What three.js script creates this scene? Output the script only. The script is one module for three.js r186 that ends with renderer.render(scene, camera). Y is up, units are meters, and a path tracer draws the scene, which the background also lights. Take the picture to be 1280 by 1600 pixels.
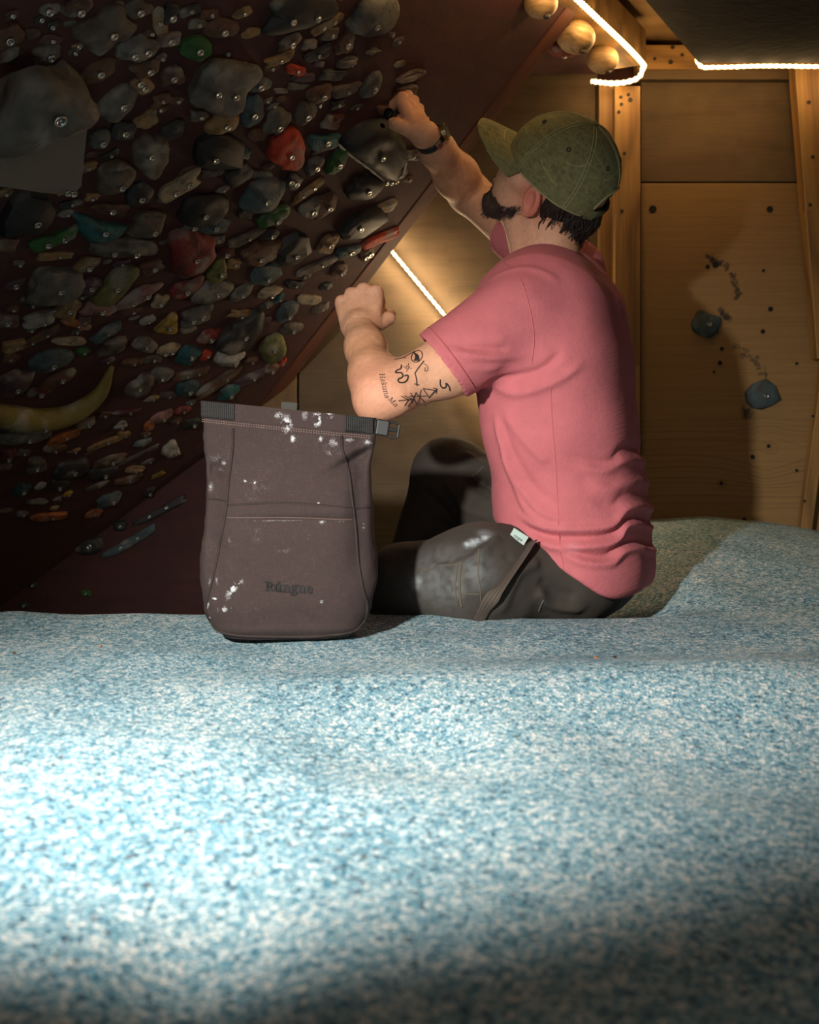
import * as THREE from 'three';
import { mergeGeometries, toCreasedNormals } from 'three/addons/utils/BufferGeometryUtils.js';
import { RoundedBoxGeometry } from 'three/addons/geometries/RoundedBoxGeometry.js';
import { ConvexGeometry } from 'three/addons/geometries/ConvexGeometry.js';
import { TextGeometry } from 'three/addons/geometries/TextGeometry.js';
import { FontLoader } from 'three/addons/loaders/FontLoader.js';
import { RectAreaLightUniformsLib } from 'three/addons/lights/RectAreaLightUniformsLib.js';

// ---------------------------------------------------------------- camera, light, exposure
const scene = new THREE.Scene();
scene.background = new THREE.Color(0x000000);
const renderer = new THREE.WebGLRenderer({ antialias: true });
renderer.toneMapping = THREE.LinearToneMapping;
renderer.toneMappingExposure = 1.0;
renderer.shadowMap.enabled = true;
RectAreaLightUniformsLib.init();
const FOCAL = 1716, EYE = 0.36;
const camera = new THREE.PerspectiveCamera(2 * Math.atan(800 / FOCAL) * 180 / Math.PI, 0.8, 0.05, 30);
camera.position.set(0, EYE, 0);
camera.setViewOffset(1280, 1600, 0, 160, 1280, 1600);
camera.focus = 2.0; camera.userData.fStop = 5.0;
camera.updateMatrixWorld(true);
const V = (x, y, z) => new THREE.Vector3(x, y, z);
// a point of the place at depth d seen at (u, v) of the 1280 x 1600 frame
const P = (u, v, d) => V((u - 640) / FOCAL * d, EYE + (640 - v) / FOCAL * d, -d);

// the photographer's flash head, out of frame to the left
const FLASH_AT = V(-0.50, 0.64, -0.40), FLASH_AIM = V(0.02, -0.06, -1.66);
const flash = new THREE.SpotLight(0xfffaf4, 13.6, 0, 0.65, 1.0, 2);
flash.position.copy(FLASH_AT); flash.target.position.copy(FLASH_AIM);
flash.castShadow = true; flash.shadow.radius = 1.4; flash.shadow.mapSize.set(2048, 2048); flash.name = 'flash_light';
scene.add(flash, flash.target);
const LED_WARM = new THREE.Color(1.0, 0.63, 0.27);

// ---------------------------------------------------------------- helpers
function rng(seed) { let s = seed >>> 0; return () => { s = (s + 0x6D2B79F5) >>> 0; let t = s; t = Math.imul(t ^ (t >>> 15), t | 1); t ^= t + Math.imul(t ^ (t >>> 7), t | 61); return ((t ^ (t >>> 14)) >>> 0) / 4294967296; }; }
const clamp = (x, a = 0, b = 1) => Math.min(b, Math.max(a, x));
const mix = (a, b, t) => a + (b - a) * t;
const smooth = (a, b, x) => { const t = clamp((x - a) / (b - a)); return t * t * (3 - 2 * t); };
function hash3(x, y, z) { let h = Math.imul(x, 374761393) ^ Math.imul(y, 668265263) ^ Math.imul(z, 2147483647); h = Math.imul(h ^ (h >>> 13), 1274126177); return ((h ^ (h >>> 16)) >>> 0) / 4294967296; }
function noise3(x, y, z) {
  const xi = Math.floor(x), yi = Math.floor(y), zi = Math.floor(z), fx = x - xi, fy = y - yi, fz = z - zi;
  const a = fx * fx * (3 - 2 * fx), b = fy * fy * (3 - 2 * fy), c = fz * fz * (3 - 2 * fz), h = hash3;
  return mix(mix(mix(h(xi, yi, zi), h(xi + 1, yi, zi), a), mix(h(xi, yi + 1, zi), h(xi + 1, yi + 1, zi), a), b),
    mix(mix(h(xi, yi, zi + 1), h(xi + 1, yi, zi + 1), a), mix(h(xi, yi + 1, zi + 1), h(xi + 1, yi + 1, zi + 1), a), b), c) * 2 - 1;
}
const fbm = (x, y, z, o = 4) => { let s = 0, a = 0.5; for (let i = 0; i < o; i++) { s += a * noise3(x, y, z); x = x * 2.03 + 7.1; y = y * 2.03 + 3.7; z = z * 2.03 + 1.3; a *= 0.5; } return s; };
// noise that repeats after n cells
function tileNoise(x, y, n, seed) {
  const xi = Math.floor(x), yi = Math.floor(y), fx = x - xi, fy = y - yi, a = fx * fx * (3 - 2 * fx), b = fy * fy * (3 - 2 * fy);
  const m = (k) => ((k % n) + n) % n, h = (i, j) => hash3(m(i), m(j), seed);
  return mix(mix(h(xi, yi), h(xi + 1, yi), a), mix(h(xi, yi + 1), h(xi + 1, yi + 1), a), b);
}
const names = new Map();
function numbered(name) { const n = names.get(name) ?? 0; names.set(name, n + 1); return n ? name + '_' + String(n).padStart(3, '0') : name; }
function shade(o) { o.castShadow = true; o.receiveShadow = true; return o; }
function tag(o, label, category, group, kind) { o.userData.label = label; o.userData.category = category; if (group) o.userData.group = group; if (kind) o.userData.kind = kind; return o; }
function top(name, label, category, group) { const g = new THREE.Group(); g.name = numbered(name); scene.add(g); return tag(g, label, category, group); }
function part(parent, name, geometry, material, label) { const m = shade(new THREE.Mesh(geometry, material)); m.name = name; parent.add(m); if (label) m.userData.label = label; return m; }
function struct(name, geometry, material, label, category) { const m = part(scene, numbered(name), geometry, material); m.userData.kind = 'structure'; if (label) { m.userData.label = label; m.userData.category = category; } return m; }
function mat(color, roughness = 0.8, extra = {}) { return new THREE.MeshStandardMaterial({ color, roughness, ...extra }); }
function canvas(w, h) { const c = document.createElement('canvas'); c.width = w; c.height = h; return [c, c.getContext('2d')]; }
function canvasTex(c, srgb = true, repeat = false) { const t = new THREE.CanvasTexture(c); if (srgb) t.colorSpace = THREE.SRGBColorSpace; t.magFilter = THREE.LinearFilter; if (repeat) t.wrapS = t.wrapT = THREE.RepeatWrapping; return t; }
function dataTex(w, h, fn, srgb) {
  const d = new Uint8Array(w * h * 4);
  for (let y = 0; y < h; y++) for (let x = 0; x < w; x++) { const c = fn(x / w, y / h), i = (y * w + x) * 4; if (typeof c === 'number') d[i] = d[i + 1] = d[i + 2] = clamp(c) * 255; else for (let k = 0; k < 3; k++) d[i + k] = clamp(c[k]) * 255; d[i + 3] = 255; }
  const t = new THREE.DataTexture(d, w, h); t.magFilter = t.minFilter = THREE.LinearFilter; t.wrapS = t.wrapT = THREE.RepeatWrapping; if (srgb) t.colorSpace = THREE.SRGBColorSpace; t.needsUpdate = true; return t;
}
function scaled(t, x, y = x) { const c = t.clone(); c.repeat.set(x, y); c.needsUpdate = true; return c; }
// box with slightly rounded edges and uv in metres; (cx, cy, cz) its centre
function board(w, h, d, r = 0.003, turned = false) {
  const g = new RoundedBoxGeometry(w, h, d, 2, Math.min(r, w / 2.1, h / 2.1, d / 2.1)), p = g.attributes.position, n = g.attributes.normal, uv = g.attributes.uv;
  for (let i = 0; i < p.count; i++) {
    const ax = Math.abs(n.getX(i)), ay = Math.abs(n.getY(i)), az = Math.abs(n.getZ(i));
    let a = p.getX(i), b = p.getY(i);
    if (ax > ay && ax > az) a = p.getZ(i); else if (ay > az) b = p.getZ(i);
    if (turned) uv.setXY(i, b, a); else uv.setXY(i, a, b);
  }
  return g;
}
// tube along points with radius r(t); flat squeezes it along the second frame axis
function tube(pts, r, segs = 40, rad = 8, { closed = false, cap = true, flat = 1, up = null } = {}) {
  const curve = new THREE.CatmullRomCurve3(pts, closed, 'centripetal'), fr = curve.computeFrenetFrames(segs, closed), pos = [], uv = [], idx = [], len = curve.getLength();
  const rf = typeof r === 'function' ? r : () => r;
  for (let i = 0; i <= segs; i++) {
    const t = i / segs, c = curve.getPointAt(t), rr = rf(t); let N = fr.normals[i].clone(), B = fr.binormals[i].clone();
    if (up) { const T = fr.tangents[i]; const u = up.isVector3 ? up : up(t); B = u.clone().addScaledVector(T, -u.dot(T)).normalize(); N = B.clone().cross(T).normalize(); }
    for (let j = 0; j <= rad; j++) { const a = j / rad * Math.PI * 2; pos.push(...c.clone().addScaledVector(N, Math.cos(a) * rr).addScaledVector(B, Math.sin(a) * rr * flat).toArray()); uv.push(t * len, j / rad * rr * 6); }
  }
  const w = rad + 1;
  for (let i = 0; i < segs; i++) for (let j = 0; j < rad; j++) { const a = i * w + j, b = a + w; idx.push(a, a + 1, b, b, a + 1, b + 1); }
  if (cap && !closed) for (const i of [0, segs]) { const c = curve.getPointAt(i / segs), k = pos.length / 3; pos.push(...c.toArray()); uv.push(0, 0); for (let j = 0; j < rad; j++) { const a = i * w + j; idx.push(...(i ? [k, a, a + 1] : [k, a + 1, a])); } }
  return geo(pos, idx, uv);
}
function geo(pos, idx, uv, col) {
  const g = new THREE.BufferGeometry(); g.setAttribute('position', new THREE.Float32BufferAttribute(pos, 3));
  if (uv) g.setAttribute('uv', new THREE.Float32BufferAttribute(uv, 2));
  if (col) g.setAttribute('color', new THREE.Float32BufferAttribute(col, 3));
  g.setIndex(idx); g.computeVertexNormals(); return g;
}
// a grid of points fn(i / nx, j / ny)
function sheet(nx, ny, fn, uvfn) {
  const pos = [], uv = [], idx = [];
  for (let j = 0; j <= ny; j++) for (let i = 0; i <= nx; i++) { const p = fn(i / nx, j / ny); pos.push(p.x, p.y, p.z); const q = uvfn ? uvfn(i / nx, j / ny) : [i / nx, j / ny]; uv.push(q[0], q[1]); }
  for (let j = 0; j < ny; j++) for (let i = 0; i < nx; i++) { const a = j * (nx + 1) + i, b = a + nx + 1; idx.push(a, a + 1, b, b, a + 1, b + 1); }
  return geo(pos, idx, uv);
}
function frame(X, Y, Z, at) { const m = new THREE.Matrix4().makeBasis(X, Y, Z); m.setPosition(at); return m; }
const merge = (list) => mergeGeometries(list.map((g) => { const k = g.index ? g.toNonIndexed() : g; for (const n of Object.keys(k.attributes)) if (!['position', 'normal', 'uv', 'color'].includes(n)) k.deleteAttribute(n); return k; }));

// surface of a distance field on a grid (surface nets); blocks far from the surface are skipped
function netSurface(f, lo, hi, cell) {
  const nx = Math.ceil((hi.x - lo.x) / cell) + 1, ny = Math.ceil((hi.y - lo.y) / cell) + 1, nz = Math.ceil((hi.z - lo.z) / cell) + 1, S = 5;
  const g = new Float32Array(nx * ny * nz), at = (i, j, k) => i + nx * (j + ny * k);
  for (let bk = 0; bk < nz; bk += S) for (let bj = 0; bj < ny; bj += S) for (let bi = 0; bi < nx; bi += S) {
    const c = f(lo.x + (bi + S / 2) * cell, lo.y + (bj + S / 2) * cell, lo.z + (bk + S / 2) * cell), far = Math.abs(c) > S * cell * 1.45;
    for (let k = bk; k < Math.min(nz, bk + S); k++) for (let j = bj; j < Math.min(ny, bj + S); j++) for (let i = bi; i < Math.min(nx, bi + S); i++) g[at(i, j, k)] = far ? c : f(lo.x + i * cell, lo.y + j * cell, lo.z + k * cell);
  }
  const id = new Int32Array(nx * ny * nz).fill(-1), pos = [], idx = [], E = [[0, 1], [2, 3], [4, 5], [6, 7], [0, 2], [1, 3], [4, 6], [5, 7], [0, 4], [1, 5], [2, 6], [3, 7]], v = new Float32Array(8);
  for (let k = 0; k < nz - 1; k++) for (let j = 0; j < ny - 1; j++) for (let i = 0; i < nx - 1; i++) {
    let m = 0; for (let c = 0; c < 8; c++) { v[c] = g[at(i + (c & 1), j + (c >> 1 & 1), k + (c >> 2))]; if (v[c] < 0) m |= 1 << c; }
    if (m === 0 || m === 255) continue;
    let x = 0, y = 0, z = 0, n = 0;
    for (const [a, b] of E) if ((v[a] < 0) !== (v[b] < 0)) { const t = v[a] / (v[a] - v[b]); x += mix(a & 1, b & 1, t); y += mix(a >> 1 & 1, b >> 1 & 1, t); z += mix(a >> 2, b >> 2, t); n++; }
    id[at(i, j, k)] = pos.length / 3; pos.push(lo.x + (i + x / n) * cell, lo.y + (j + y / n) * cell, lo.z + (k + z / n) * cell);
  }
  const quad = (a, b, c, d, flip) => { if (a < 0 || b < 0 || c < 0 || d < 0) return; if (flip) idx.push(a, c, b, a, d, c); else idx.push(a, b, c, a, c, d); };
  for (let k = 1; k < nz - 1; k++) for (let j = 1; j < ny - 1; j++) for (let i = 1; i < nx - 1; i++) {
    const s = g[at(i, j, k)] < 0;
    if (s !== g[at(i + 1, j, k)] < 0) quad(id[at(i, j - 1, k - 1)], id[at(i, j, k - 1)], id[at(i, j, k)], id[at(i, j - 1, k)], !s);
    if (s !== g[at(i, j + 1, k)] < 0) quad(id[at(i - 1, j, k - 1)], id[at(i - 1, j, k)], id[at(i, j, k)], id[at(i, j, k - 1)], !s);
    if (s !== g[at(i, j, k + 1)] < 0) quad(id[at(i - 1, j - 1, k)], id[at(i, j - 1, k)], id[at(i, j, k)], id[at(i - 1, j, k)], !s);
  }
  const uv = []; for (let i = 0; i < pos.length; i += 3) uv.push(pos[i] + pos[i + 2] * 0.73, pos[i + 1] + pos[i + 2] * 0.21);
  return geo(pos, idx, uv);
}
// tapered capsule and joined shapes
function cone(a, b, ra, rb) { const ax = a.x, ay = a.y, az = a.z, bx = b.x - ax, by = b.y - ay, bz = b.z - az, L = 1 / (bx * bx + by * by + bz * bz + 1e-12), dr = rb - ra; return (x, y, z) => { const px = x - ax, py = y - ay, pz = z - az; let t = (px * bx + py * by + pz * bz) * L; t = t < 0 ? 0 : t > 1 ? 1 : t; const qx = px - bx * t, qy = py - by * t, qz = pz - bz * t; return Math.sqrt(qx * qx + qy * qy + qz * qz) - ra - dr * t; }; }
function ellipsoid(c, rx, ry, rz) { const m = Math.min(rx, ry, rz); return (x, y, z) => { const a = (x - c.x) / rx, b = (y - c.y) / ry, d = (z - c.z) / rz, k = Math.sqrt(a * a + b * b + d * d), q = Math.sqrt(a * a / rx / rx + b * b / ry / ry + d * d / rz / rz); return q < 1e-6 ? -m : k * (k - 1) / q; }; }
const smin = (a, b, k) => { const h = Math.max(k - Math.abs(a - b), 0) / k; return Math.min(a, b) - h * h * k * 0.25; };
const smax = (a, b, k) => -smin(-a, -b, k);
function union(list, k) { return (x, y, z) => { let d = list[0](x, y, z); for (let i = 1; i < list.length; i++) d = smin(d, list[i](x, y, z), k); return d; }; }
function inFrame(m, f) { const e = m.clone().invert().elements; return (x, y, z) => f(e[0] * x + e[4] * y + e[8] * z + e[12], e[1] * x + e[5] * y + e[9] * z + e[13], e[2] * x + e[6] * y + e[10] * z + e[14]); }
function grad(f, p) { const h = 0.0015; return V(f(p.x + h, p.y, p.z) - f(p.x - h, p.y, p.z), f(p.x, p.y + h, p.z) - f(p.x, p.y - h, p.z), f(p.x, p.y, p.z + h) - f(p.x, p.y, p.z - h)).normalize(); }
function snap(f, p, off = 0) { const q = p.clone(); for (let i = 0; i < 8; i++) q.addScaledVector(grad(f, q), -(f(q.x, q.y, q.z) - off) * 0.9); return q; }
// march from a point along a direction to the surface
function march(f, p, dir, most = 0.6) { const q = p.clone(); let s = 0; for (let i = 0; i < 80 && s < most; i++) { const d = f(q.x, q.y, q.z); if (Math.abs(d) < 2e-4) break; q.addScaledVector(dir, d * 0.8); s += d * 0.8; } return q; }
// a thin patch lying on a surface: centre, outward normal, up; w x h metres
function patch(f, centre, normal, up, w, h, off, nx = 24, ny = 24, thick = 0) {
  const Z = normal.clone().normalize(), X = up.clone().cross(Z).normalize(), Y = Z.clone().cross(X), dir = Z.clone().negate();
  return sheet(nx, ny, (a, b) => { const q = march(f, centre.clone().addScaledVector(X, (a - 0.5) * w).addScaledVector(Y, (b - 0.5) * h).addScaledVector(Z, 0.08), dir, 0.2); return q.addScaledVector(grad(f, q), off); });
}
function paint(g, fn) { const p = g.attributes.position, c = new Float32Array(p.count * 3); for (let i = 0; i < p.count; i++) { const k = fn(p.getX(i), p.getY(i), p.getZ(i), i); c[i * 3] = k.r; c[i * 3 + 1] = k.g; c[i * 3 + 2] = k.b; } g.setAttribute('color', new THREE.BufferAttribute(c, 3)); return g; }
const C = (hex) => new THREE.Color(hex);

// ---------------------------------------------------------------- textures of matter
const plyTex = dataTex(1024, 1024, (u, v) => {
  const w = tileNoise(u * 2, v * 5, 5, 5) * 1.1 + tileNoise(u * 5, v * 9, 9, 6) * 0.35;
  const ring = Math.sin((v * 9 + w * 1.7) * Math.PI * 2) * 0.5 + 0.5, fine = tileNoise(u * 16, v * 512, 512, 9), fleck = tileNoise(u * 64, v * 1024, 1024, 11), blot = tileNoise(u * 9, v * 9, 9, 21) * 0.6 + tileNoise(u * 30, v * 30, 30, 22) * 0.4;
  const s = 0.84 - 0.055 * Math.pow(ring, 6) + 0.08 * (fine - 0.5) + 0.05 * (fleck - 0.5) + 0.20 * (blot - 0.5);
  return [s, s * (0.985 - 0.02 * ring), s * (0.95 - 0.04 * ring)];
}, true);
const grainTex = dataTex(512, 512, (u, v) => { const w = tileNoise(u * 3, v * 6, 6, 31) * 1.2, r = Math.sin((v * 10 + w) * 6.283) * 0.5 + 0.5, f = tileNoise(u * 12, v * 256, 256, 32); const s = 0.82 - 0.16 * Math.pow(r, 4) + 0.12 * (f - 0.5); return [s, s * (0.97 - 0.05 * r), s * (0.92 - 0.1 * r)]; }, true);
const roughBump = dataTex(512, 512, (u, v) => tileNoise(u * 32, v * 32, 32, 41) * 0.45 + tileNoise(u * 90, v * 90, 90, 42) * 0.35 + tileNoise(u * 220, v * 220, 220, 43) * 0.2);
const weaveBump = dataTex(512, 512, (u, v) => { const a = Math.sin(u * 64 * 6.283), b = Math.sin(v * 64 * 6.283); return 0.5 + 0.25 * a * (b > 0 ? 1 : -0.4) + 0.2 * b + 0.25 * (tileNoise(u * 128, v * 128, 128, 51) - 0.5); });
const M = {
  ply: mat(0x86683c, 0.72, { map: plyTex, bumpMap: plyTex, bumpScale: 0.0006 }),
  plyGrey: mat(0x6b583e, 0.8, { map: plyTex, bumpMap: plyTex, bumpScale: 0.0006 }),
  pine: mat(0xae8a50, 0.65, { map: grainTex, bumpMap: grainTex, bumpScale: 0.0006 }),
  redPaint: mat(0x4a2420, 0.82, { map: scaled(plyTex, 1.3), bumpMap: roughBump, bumpScale: 0.0012 }),
  darkBoard: mat(0x19120f, 0.98, { map: plyTex, bumpMap: roughBump, bumpScale: 0.001 }),
  steel: mat(0xb9b9b4, 0.28, { metalness: 1 }),
  blackPlastic: mat(0x1c1e1d, 0.45),
};
// ---------------------------------------------------------------- carpeted padding (floor)
const BACK = -3.0;
function padHeight(x, z) {
  const d = -z, g = (cx, cd, sx, sd) => Math.exp(-(((x - cx) / sx) ** 2) - (((d - cd) / sd) ** 2));
  let h = 0.018 * fbm(x * 2.1 + 3.3, z * 2.1, 0.5, 3) + 0.006 * fbm(x * 7, z * 7, 4.2, 2);
  h += 0.062 * smooth(1.9, 2.9, d) * g(0.78, 2.9, 0.42, 1.6) + 0.03 * g(0.45, 1.42, 0.55, 0.13) - 0.02 * g(0.5, 1.12, 0.35, 0.16) - 0.022 * g(0.0, 1.17, 0.10, 0.10);
  h -= 0.022 * g(-0.14, 0.70, 0.06, 0.12) - 0.02 * g(-0.42, 1.05, 0.3, 0.25) - 0.012 * g(0.15, 0.95, 0.16, 0.2);
  // the hollow he sits in and the drop behind the pads along the climbing wall
  const pit = smooth(1.93, 2.13, d) * smooth(0.62, 0.36, x);
  const lip = 1.93 + (x + 0.70) * 0.85 + 0.015 * Math.sin(x * 23), drop = smooth(lip, lip + 0.16, d) * smooth(-0.16, -0.42, x);
  return mix(h - 0.085 * pit, -0.5, drop) ;
}
{
  const tex = 2048, tile = 1.15, [c, x] = canvas(tex, tex), [cb, xb] = canvas(tex, tex), R = rng(77);
  x.fillStyle = '#7c9aa2'; x.fillRect(0, 0, tex, tex); xb.fillStyle = '#606060'; xb.fillRect(0, 0, tex, tex);
  const pal = [['#ebe4d8', 22], ['#cad5d4', 22], ['#9dbac1', 17], ['#6397a7', 15], ['#357790', 14], ['#1c546c', 12], ['#10364a', 9], ['#4a3a36', 4]], total = pal.reduce((s, p) => s + p[1], 0);
  const pick = (q) => { q *= total; for (const p of pal) { q -= p[1]; if (q < 0) return p[0]; } return pal[0][0]; };
  const stroke = (px, py, len, a, w, col, g) => {
    for (const ox of px < 30 ? [0, tex] : px > tex - 30 ? [0, -tex] : [0]) for (const oy of py < 30 ? [0, tex] : py > tex - 30 ? [0, -tex] : [0]) {
      const k = a + 1.2 * Math.sin(px * 17.3 + py * 3.1);
      for (const [q, s] of [[x, col], [xb, g]]) { q.strokeStyle = s; q.lineWidth = w; q.beginPath(); q.moveTo(px + ox, py + oy); q.quadraticCurveTo(px + ox + Math.cos(a) * len * 0.5, py + oy + Math.sin(a) * len * 0.5, px + ox + Math.cos(k) * len, py + oy + Math.sin(k) * len); q.stroke(); }
    }
  };
  x.lineCap = xb.lineCap = 'round';
  for (let i = 0; i < 230000; i++) {
    const px = R() * tex, py = R() * tex, cl = tileNoise(px / tex * 290, py / tex * 290, 290, 3) * 0.62 + tileNoise(px / tex * 110, py / tex * 110, 110, 4) * 0.16 + tileNoise(px / tex * 9, py / tex * 9, 9, 8) * 0.16 - 0.06 + R() * 0.32;
    const g = Math.floor(40 + 190 * R()); stroke(px, py, 1.5 + 4.5 * R(), R() * 6.283, 1.4 + 2.2 * R(), pick(clamp((cl - 0.52) * 1.4 + 0.43, 0, 0.999)), `rgb(${g},${g},${g})`);
  }
  const carpetMap = canvasTex(c, true, true), carpetBump = canvasTex(cb, false, true);
  const nx = 330, nz = 460, x0 = -1.75, x1 = 1.55, z0 = 1.0, z1 = BACK;
  const g = sheet(nx, nz, (a, b) => { const X = mix(x0, x1, a), Z = mix(z0, z1, b); return V(X, padHeight(X, Z), Z); }, (a, b) => [mix(x0, x1, a) / tile, mix(z0, z1, b) / tile]);
  struct('floor', g, mat(0xffffff, 0.95, { map: carpetMap, bumpMap: carpetBump, bumpScale: 0.0022, side: THREE.DoubleSide }), 'grey blue flecked carpet laid over soft padding', 'floor');
  struct('floor', board(3.6, 0.06, 4.3).translate(-0.1, -0.56, -1.0), M.darkBoard, 'bare dark subfloor below the carpeted padding', 'floor');
}
// ---------------------------------------------------------------- room shell
const wallBox = (name, w, h, d, at, m, label, turned) => struct(name, board(w, h, d, 0.003, turned).translate(at.x, at.y, at.z), m, label, 'wall');
wallBox('wall_back', 3.7, 2.2, 0.06, V(-0.1, 0.5, BACK - 0.07), M.redPaint, 'dark red painted plywood kick wall behind the padding');
wallBox('wall_right', 0.06, 2.2, 4.3, V(1.62, 0.5, -1.0), M.redPaint, 'dark red brown side wall at the frame edge');
wallBox('wall_left', 0.06, 2.2, 4.3, V(-1.93, 0.5, -1.0), M.darkBoard, 'dark side wall behind the overhanging climbing board');
wallBox('wall_front', 3.7, 2.2, 0.06, V(-0.1, 0.5, 1.15), M.darkBoard, 'dark plywood wall behind the camera');
{ // unseen glowing pane behind the camera, placed to lift the dark areas
  struct('window_1', board(1.5, 1.0, 0.01).translate(-0.1, 0.78, 1.112), new THREE.MeshStandardMaterial({ color: 0xb9b2aa, emissive: new THREE.Color(1.0, 0.9, 0.84), emissiveIntensity: 0.5, roughness: 0.6 }), 'dim glowing pane behind the camera, unseen, lifting the dark areas', 'window');
  const l = new THREE.RectAreaLight(new THREE.Color(1.0, 0.9, 0.84), 0.9, 1.5, 1.0); l.position.set(-0.1, 0.78, 1.1); l.lookAt(-0.1, 0.78, -3); l.name = 'unseen_pane_light'; scene.add(l);
}
struct('ceiling', board(3.7, 0.05, 4.3).translate(-0.1, EYE + 1.03, -1.0), M.ply, 'bare plywood ceiling', 'ceiling');
// panels on the back wall: (u0, v0) - (u1, v1) as seen, at depth d, t thick
const panel = (name, u0, v0, u1, v1, d, t, m, label, turned, r = 0.002) => { const a = P(u0, v0, d), b = P(u1, v1, d), w = b.x - a.x, h = a.y - b.y; return struct(name, board(w, h, t, r, turned).translate((a.x + b.x) / 2, (a.y + b.y) / 2, -d - t / 2), m, label, 'panel'); };
panel('trim_1', 398, 40, 464, 1010, 3.0, 0.018, M.ply, 'narrow orange plywood strip beside the climbing board', true);
panel('trim_2', 467, 40, 934, 1010, 3.0, 0.018, M.plyGrey, 'scuffed plywood panel between the climbing board and the posts');
panel('trim_3', 1002, 112, 1300, 284, 3.0, 0.018, M.plyGrey, 'upper plywood panel under the glowing rope light');
{
  const pl = panel('trim_4', 1002, 286, 1300, 1010, 3.0, 0.018, M.ply, 'plywood panel with knots and two grey holds');
  { // its own face: plywood with flame grain, a knot and boot scuffs
    const W = 640, H = 1560, [c, x] = canvas(W, H), R = rng(61), T = (u, v) => [(u - 1002) / 298 * W, (v - 286) / 724 * H];
    x.fillStyle = '#8a6a3c'; x.fillRect(0, 0, W, H);
    for (let i = 0; i < 2600; i++) { x.fillStyle = R() < 0.5 ? 'rgba(60,40,18,0.05)' : 'rgba(190,150,90,0.05)'; x.fillRect(R() * W - 80, R() * H, 80 + R() * 260, 1 + R() * 3); }
    x.strokeStyle = 'rgba(70,42,16,0.38)'; for (let i = 0; i < 15; i++) { const v = 655 + i * 9 + R() * 4, bend = 22 * Math.exp(-(((v - 712) / 40) ** 2)) * Math.sign(v - 706); x.lineWidth = 1 + R() * 2; x.beginPath(); x.moveTo(...T(1002, v + R() * 4)); x.bezierCurveTo(...T(1100, v - 6), ...T(1150, v + 4), ...T(1190, v + bend)); x.bezierCurveTo(...T(1215, v + bend * 1.2), ...T(1240, v + 3), ...T(1300, v)); x.stroke(); }
    for (const [u, v, r] of [[1201, 700, 7], [1128, 756, 4], [1194, 600, 3]]) for (let k = 3; k > 0; k--) { x.strokeStyle = 'rgba(60,34,12,0.4)'; x.lineWidth = 1.6; x.beginPath(); x.ellipse(...T(u, v), r * k * 1.6, r * k * 0.9, 0.1, 0, 6.3); x.stroke(); }
    x.lineCap = 'round'; const scuff = (pts, w, al) => { for (let i = 0; i < 60; i++) { const t = R(), k = Math.min(pts.length - 2, Math.floor(t * (pts.length - 1))), f = t * (pts.length - 1) - k, u = mix(pts[k][0], pts[k + 1][0], f), v = mix(pts[k][1], pts[k + 1][1], f); x.fillStyle = `rgba(34,24,16,${al * R()})`; x.beginPath(); x.ellipse(...T(u + (R() - 0.5) * w, v + (R() - 0.5) * w), 4 + R() * 9, 2 + R() * 5, R() * 3, 0, 6.3); x.fill(); } };
    scuff([[1132, 412], [1145, 435], [1155, 466]], 9, 0.5); scuff([[1125, 485], [1140, 500]], 8, 0.4); scuff([[1150, 545], [1180, 560], [1195, 590]], 14, 0.4); scuff([[1105, 400], [1125, 412]], 6, 0.5); scuff([[1160, 640], [1172, 650]], 14, 0.3); scuff([[1265, 450], [1280, 455]], 8, 0.4);
    const uv = pl.geometry.attributes.uv, pa = pl.geometry.attributes.position; pl.geometry.computeBoundingBox(); const b = pl.geometry.boundingBox; for (let i = 0; i < uv.count; i++) uv.setXY(i, (pa.getX(i) - b.min.x) / (b.max.x - b.min.x), (pa.getY(i) - b.min.y) / (b.max.y - b.min.y));
    pl.material = mat(0xf4f4f4, 0.72, { map: canvasTex(c) });
  }
  // black bolt holes drilled through the panel
  const hole = mat(0x120c08, 0.9), spots = [[1203, 327, 5], [1020, 327, 6], [1204, 483, 4], [1192, 518, 3.5], [1118, 414, 5], [1106, 417, 3.5], [1176, 714, 3.5], [1201, 697, 3], [1163, 812, 3.5], [1125, 567, 3.5], [1127, 755, 3], [1245, 735, 2.5], [1245, 568, 2.5], [1128, 545, 3], [1193, 423, 2.5], [1116, 581, 2]];
  for (const [u, v, r] of spots) { const h = part(pl, 'bolt_hole', new THREE.CylinderGeometry(r / FOCAL * 3, r / FOCAL * 3, 0.003, 14).rotateX(Math.PI / 2), hole); h.position.copy(P(u, v, 3.0)).add(V(0, 0, 0.0006)); }
}
panel('trim_5', 936, 128, 960, 1010, 2.975, 0.045, M.pine, 'narrow pine post catching the rope light', true);
panel('trim_6', 961, 134, 1001, 1010, 2.94, 0.08, M.pine, 'wide pine post under the end of the ceiling beam', true);
panel('trim_7', 996, 70, 1310, 108, 2.96, 0.05, M.pine, 'pine header board along the top of the back wall');
panel('trim_8', 996, 109, 1310, 124, 2.97, 0.04, M.plyGrey, 'thin dark batten below the header board');
{ // post at the far right and the leaning batten below it
  const slab = (name, p, q, w, t, m, label) => { const L = p.distanceTo(q), g = board(w, L, t, 0.003, true), Y = p.clone().sub(q).normalize(), Z = V(0, 0, 1), X = Y.clone().cross(Z).normalize(); g.applyMatrix4(frame(X, Y, X.clone().cross(Y), p.clone().add(q).multiplyScalar(0.5))); return struct(name, g, m, label, 'post'); };
  slab('trim_9', P(1256, 100, 2.94), P(1292, 560, 2.94), 0.068, 0.05, M.pine, 'pine post under the rope light at the frame edge');
  slab('trim_10', P(1304, 470, 2.97), P(1252, 870, 2.97), 0.032, 0.03, M.pine, 'thin leaning pine batten with dark screws');
}
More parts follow.
